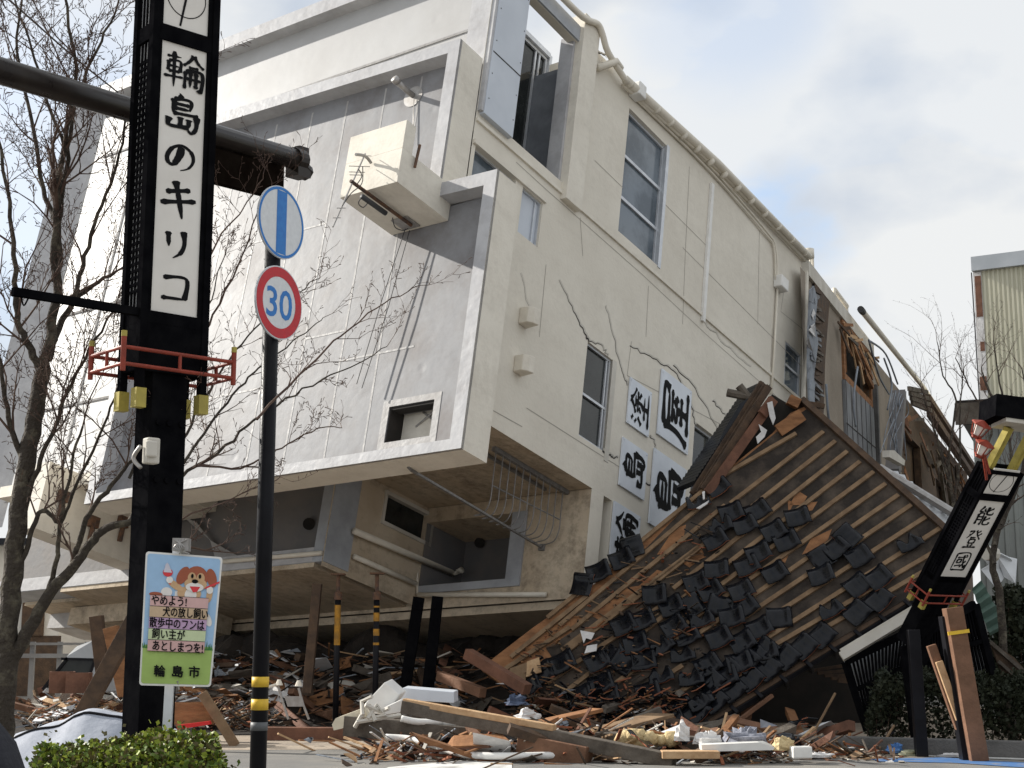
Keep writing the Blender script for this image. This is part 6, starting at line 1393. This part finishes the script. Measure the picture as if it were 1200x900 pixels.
# hand truck and crates
e_ = empty('hand_truck', V((at(338, 830, 27.0).x, 27.0, 0)), 'folded aluminium hand truck standing by the black sign pole', 'hand truck')
m = MB()
for pts in (((326, 804), (329, 815), (338, 843)), ((350, 806), (354, 822), (362, 843))): m.tube([at(x, y, 27.0) for x, y in pts], .022, 8)
m.build('side_rail', M_STEEL, e_)
m = MB(); m.prism([at(x, y, 26.98) for x, y in ((333, 816), (354, 816), (357, 828), (337, 828))], V((0, .04, 0))); m.build('plate', M_STEEL, e_)
m = MB()
for p in ((327, 803), (350, 804)): m.tube([at(*p, 27), at(*p, 27)+Z*.1], [.07, .03], 8)
m.tube([at(327, 801, 27), at(306, 808, 26.9)], .025, 6); m.build('handle', M_PLASTIC, e_)
def crate(name, px, py, Y, sx, sy, sz, yaw, mm, label):
    c = at(px, py, Y); X = V((math.cos(yaw), math.sin(yaw), 0)); Yv = V((-X.y, X.x, 0)); m = MB(); t = .03
    m.box(c, X, Yv, Z, -sx/2, sx/2, -sy/2, -sy/2+t, 0, sz); m.box(c, X, Yv, Z, -sx/2, sx/2, sy/2-t, sy/2, 0, sz); m.box(c, X, Yv, Z, -sx/2, -sx/2+t, -sy/2+t, sy/2-t, 0, sz); m.box(c, X, Yv, Z, sx/2-t, sx/2, -sy/2+t, sy/2-t, 0, sz); m.box(c, X, Yv, Z, -sx/2+t, sx/2-t, -sy/2+t, sy/2-t, 0.004, t)
    o = m.build(name, mm); return tag(o, label, 'crate')
crate('wooden_drawer', 227, 848, 24.8, .66, .5, .34, .15, M_WOOD, 'open wooden drawer lying right of the dog notice')
crate('wooden_drawer', 72, 812, 24.5, .40, .35, .34, .3, M_WOODR, 'left one of two dark red wooden boxes in front of the crushed car')
crate('wooden_drawer', 92, 812, 24.4, .36, .35, .32, .1, M_WOODR, 'right one of two dark red wooden boxes in front of the crushed car')
m = MB(); m.prism([at(x, y, 24.2) for x, y in ((206, 850), (245, 845), (246, 849), (208, 855))], V((0, .15, 0))); tag(m.build('red_sheet', M_REDC), 'strip of red plastic under the open wooden drawer', 'plastic')
post('split_timber', (237, 812), (262, 852), 24.4, .16, .06, M_BATT, 'short plank leaning on the open wooden drawer', 'timber')
# tarp over a heap
m = MB(); nx, ny = 34, 16; L0_, L1_ = at(10, 866, 12.5), at(152, 866, 12.5)
pk = [(0, .05), (.12, .18), (.3, .34), (.38, .50), (.45, .58), (.64, .53), (.8, .36), (1, .16)]
def pkz(t):
    for (a, b), (c_, d) in zip(pk, pk[1:]):
        if a <= t <= c_: return b+(d-b)*(t-a)/(c_-a)
    return .1
z0_ = 0.0
top = lambda t: pkz(t)
for i in range(nx+1):
    for j in range(ny+1):
        t = i/nx; s_ = j/ny; x = L0_.x+(L1_.x-L0_.x+.35)*t; y = 16.0+s_*2.2; k = 1-abs(s_-.55)/.6
        zt_ = 1.6-(857-755.75)/1734*17+pkz(t)*.56-.02
        m.v.append(V((x*17/12.5, y, max(.02, zt_*max(k, .05))+.03*noise.noise(V((x*5, y*5, 0)))+.02*noise.noise(V((x*2, y*9, 4))))))
for i in range(nx):
    for j in range(ny): m.f.append((i*(ny+1)+j, (i+1)*(ny+1)+j, (i+1)*(ny+1)+j+1, i*(ny+1)+j+1)); m.mi.append(0)
tp_ = m.build('tarp', M_TARP, smooth=True); tag(tp_, 'pale tarp draped over a heap behind the clipped hedge', 'tarp')
m = MB(); m.tube([V(p.co)+tp_.location+V((0, 0, .012)) for p in tp_.data.vertices if False] or [V(tp_.data.vertices[i*(ny+1)+8].co)+tp_.location for i in range(nx+1)], .022, 6); m.build('rope_edge', M_BLACK2, tp_, smooth=True)
# dark cloth shape at the corner
m = MB(); prof = [(.0, .0), (.03, .0)]
cb = at(-12, 836, 5.2); n1_, n2_ = 14, 20; rows = []
for i in range(n1_+1):
    t = i/n1_; rr = .40*(1-t)**.5; rr = max(.01, rr); z_ = cb.z*t; row = []
    for j in range(n2_): a = 2*math.pi*j/n2_; k = 1+.05*math.sin(3*a+t*6)+.03*math.sin(7*a); row.append(len(m.v)); m.v.append(V((cb.x+math.cos(a)*rr*k*(1.0-.2*t), 5.2+math.sin(a)*rr*k, z_)))
    rows.append(row)
for i in range(n1_):
    for j in range(n2_): l = (j+1) % n2_; m.f.append((rows[i][j], rows[i][l], rows[i+1][l], rows[i+1][j])); m.mi.append(0)
m.f.append(tuple(rows[-1])); m.mi.append(0)
tag(m.build('cloth_cover', M_CLOTH, smooth=True), 'dark navy cloth draped over an upright object at the bottom left corner', 'cloth')

m = MB(); m.tube(catmull([at(-30, -35, 22), at(20, 8, 24), at(88, 68, 27), at(138, 108, 30)], 5), .018, 5); tag(m.build('overhead_cable', M_WIRE), 'thin dark cable running down from the top left corner to the toppled roof', 'cable')
# ================================================================== FAR LEFT BACKGROUND
Yc = 29.5
CR = empty('crushed_car', V((at(85, 800, Yc).x, Yc+1, 0)), 'pale crushed car seen by its windscreen at the far left under the toppled building', 'car')
def cp(x, y, dy=0): return at(x, y, Yc+dy)
m = MB(); m.prism([cp(48, 812), (cp(60, 800)), cp(78, 770), cp(88, 758, .5), cp(108, 750, .8), cp(120, 756, .8), cp(118, 812)], V((0.3, 1.6, .0))); m.build('body', M_CAR, CR, bevel=.03)
m = MB(); m.prism([cp(52, 806, -.03), cp(79, 772, -.03), cp(110, 772, -.03), cp(102, 800, -.03), cp(96, 808, -.03)], V((0, .02, 0))); m.build('windscreen', M_GLASS, CR)
m = MB(); m.beam(cp(50, 808, -.06), cp(79, 771, -.06), .05, .05); m.beam(cp(72, 772, -.06), cp(112, 773, -.06), .05, .05); m.beam(cp(100, 806, -.06), cp(111, 774, -.06), .05, .05); m.beam(cp(66, 793, -.06), cp(104, 792, -.06), .03, .03); m.build('window_trim', M_BLACK2, CR)
Yh = 48.0; p0, p1 = at(-40, 695, Yh), at(60, 695, Yh)
WH = empty('white_house', V(((p0.x+p1.x)/2, Yh+3, 0)), 'white house with dark wooden shutters far behind the left tree', 'house')
m = MB(); m.wbox(p0.x-6, p1.x+.3, Yh, Yh+6, 0, at(0, 640, Yh).z); m.build('wall', M_OLDW, WH)
m = MB(); q0, q1 = at(27, 700, Yh-.1), at(50, 745, Yh-.1); m.wbox(q0.x, q1.x, Yh-.12, Yh-.01, q1.z, q0.z); m.build('shutter', M_WOODD, WH)
m = MB(); m.wbox(p0.x-6, p1.x+.4, Yh-.05, Yh-.01, 0, at(0, 745, Yh).z); m.build('plinth', M_WOODD, WH)
m = MB(); m.wbox(p0.x-6.5, p1.x+.8, Yh-.6, Yh+6.5, at(0, 640, Yh).z, at(0, 632, Yh).z); m.build('roof', M_TILE, WH)
Yg = 40; GR = empty('guard_rail', V((at(60, 770, Yg).x, Yg, 0)), 'pale grey guard rail far behind the crushed car', 'guard rail')
m = MB()
for y0, y1 in ((753, 756), (766, 771)): m.wbox(at(-20, y0, Yg).x, at(112, y0, Yg).x, Yg-.04, Yg+.04, at(0, y1, Yg).z, at(0, y0, Yg).z)
m.build('rail', M_LATH, GR)
for k in range(4): m = MB(); x = at(5+k*32, 760, Yg).x; m.wbox(x-.06, x+.06, Yg+.05, Yg+.17, 0, at(0, 752, Yg).z); m.build('rail_post', M_LATH, GR)
Yq = 55; m = MB(); 
SB = empty('far_building', V((at(200, 740, Yq).x, Yq+4, 0)), 'low grey building far behind the rubble at the left', 'building')
m.wbox(at(62, 700, Yq).x, at(330, 700, Yq).x, Yq, Yq+8, 0, at(0, 715, Yq).z); m.build('wall', M_SHED, SB)
m = MB()
for k in range(6): x = at(70+k*24, 735, Yq).x; m.wbox(x, x+.5, Yq-.03, Yq-.005, at(0, 752, Yq).z, at(0, 722, Yq).z)
m.build('window', M_GLASS, SB)
m = MB(); m.wbox(at(62, 700, Yq).x-.4, at(330, 700, Yq).x, Yq-.5, Yq+8.4, at(0, 715, Yq).z, at(0, 711, Yq).z); m.build('roof', M_EAVE, SB)
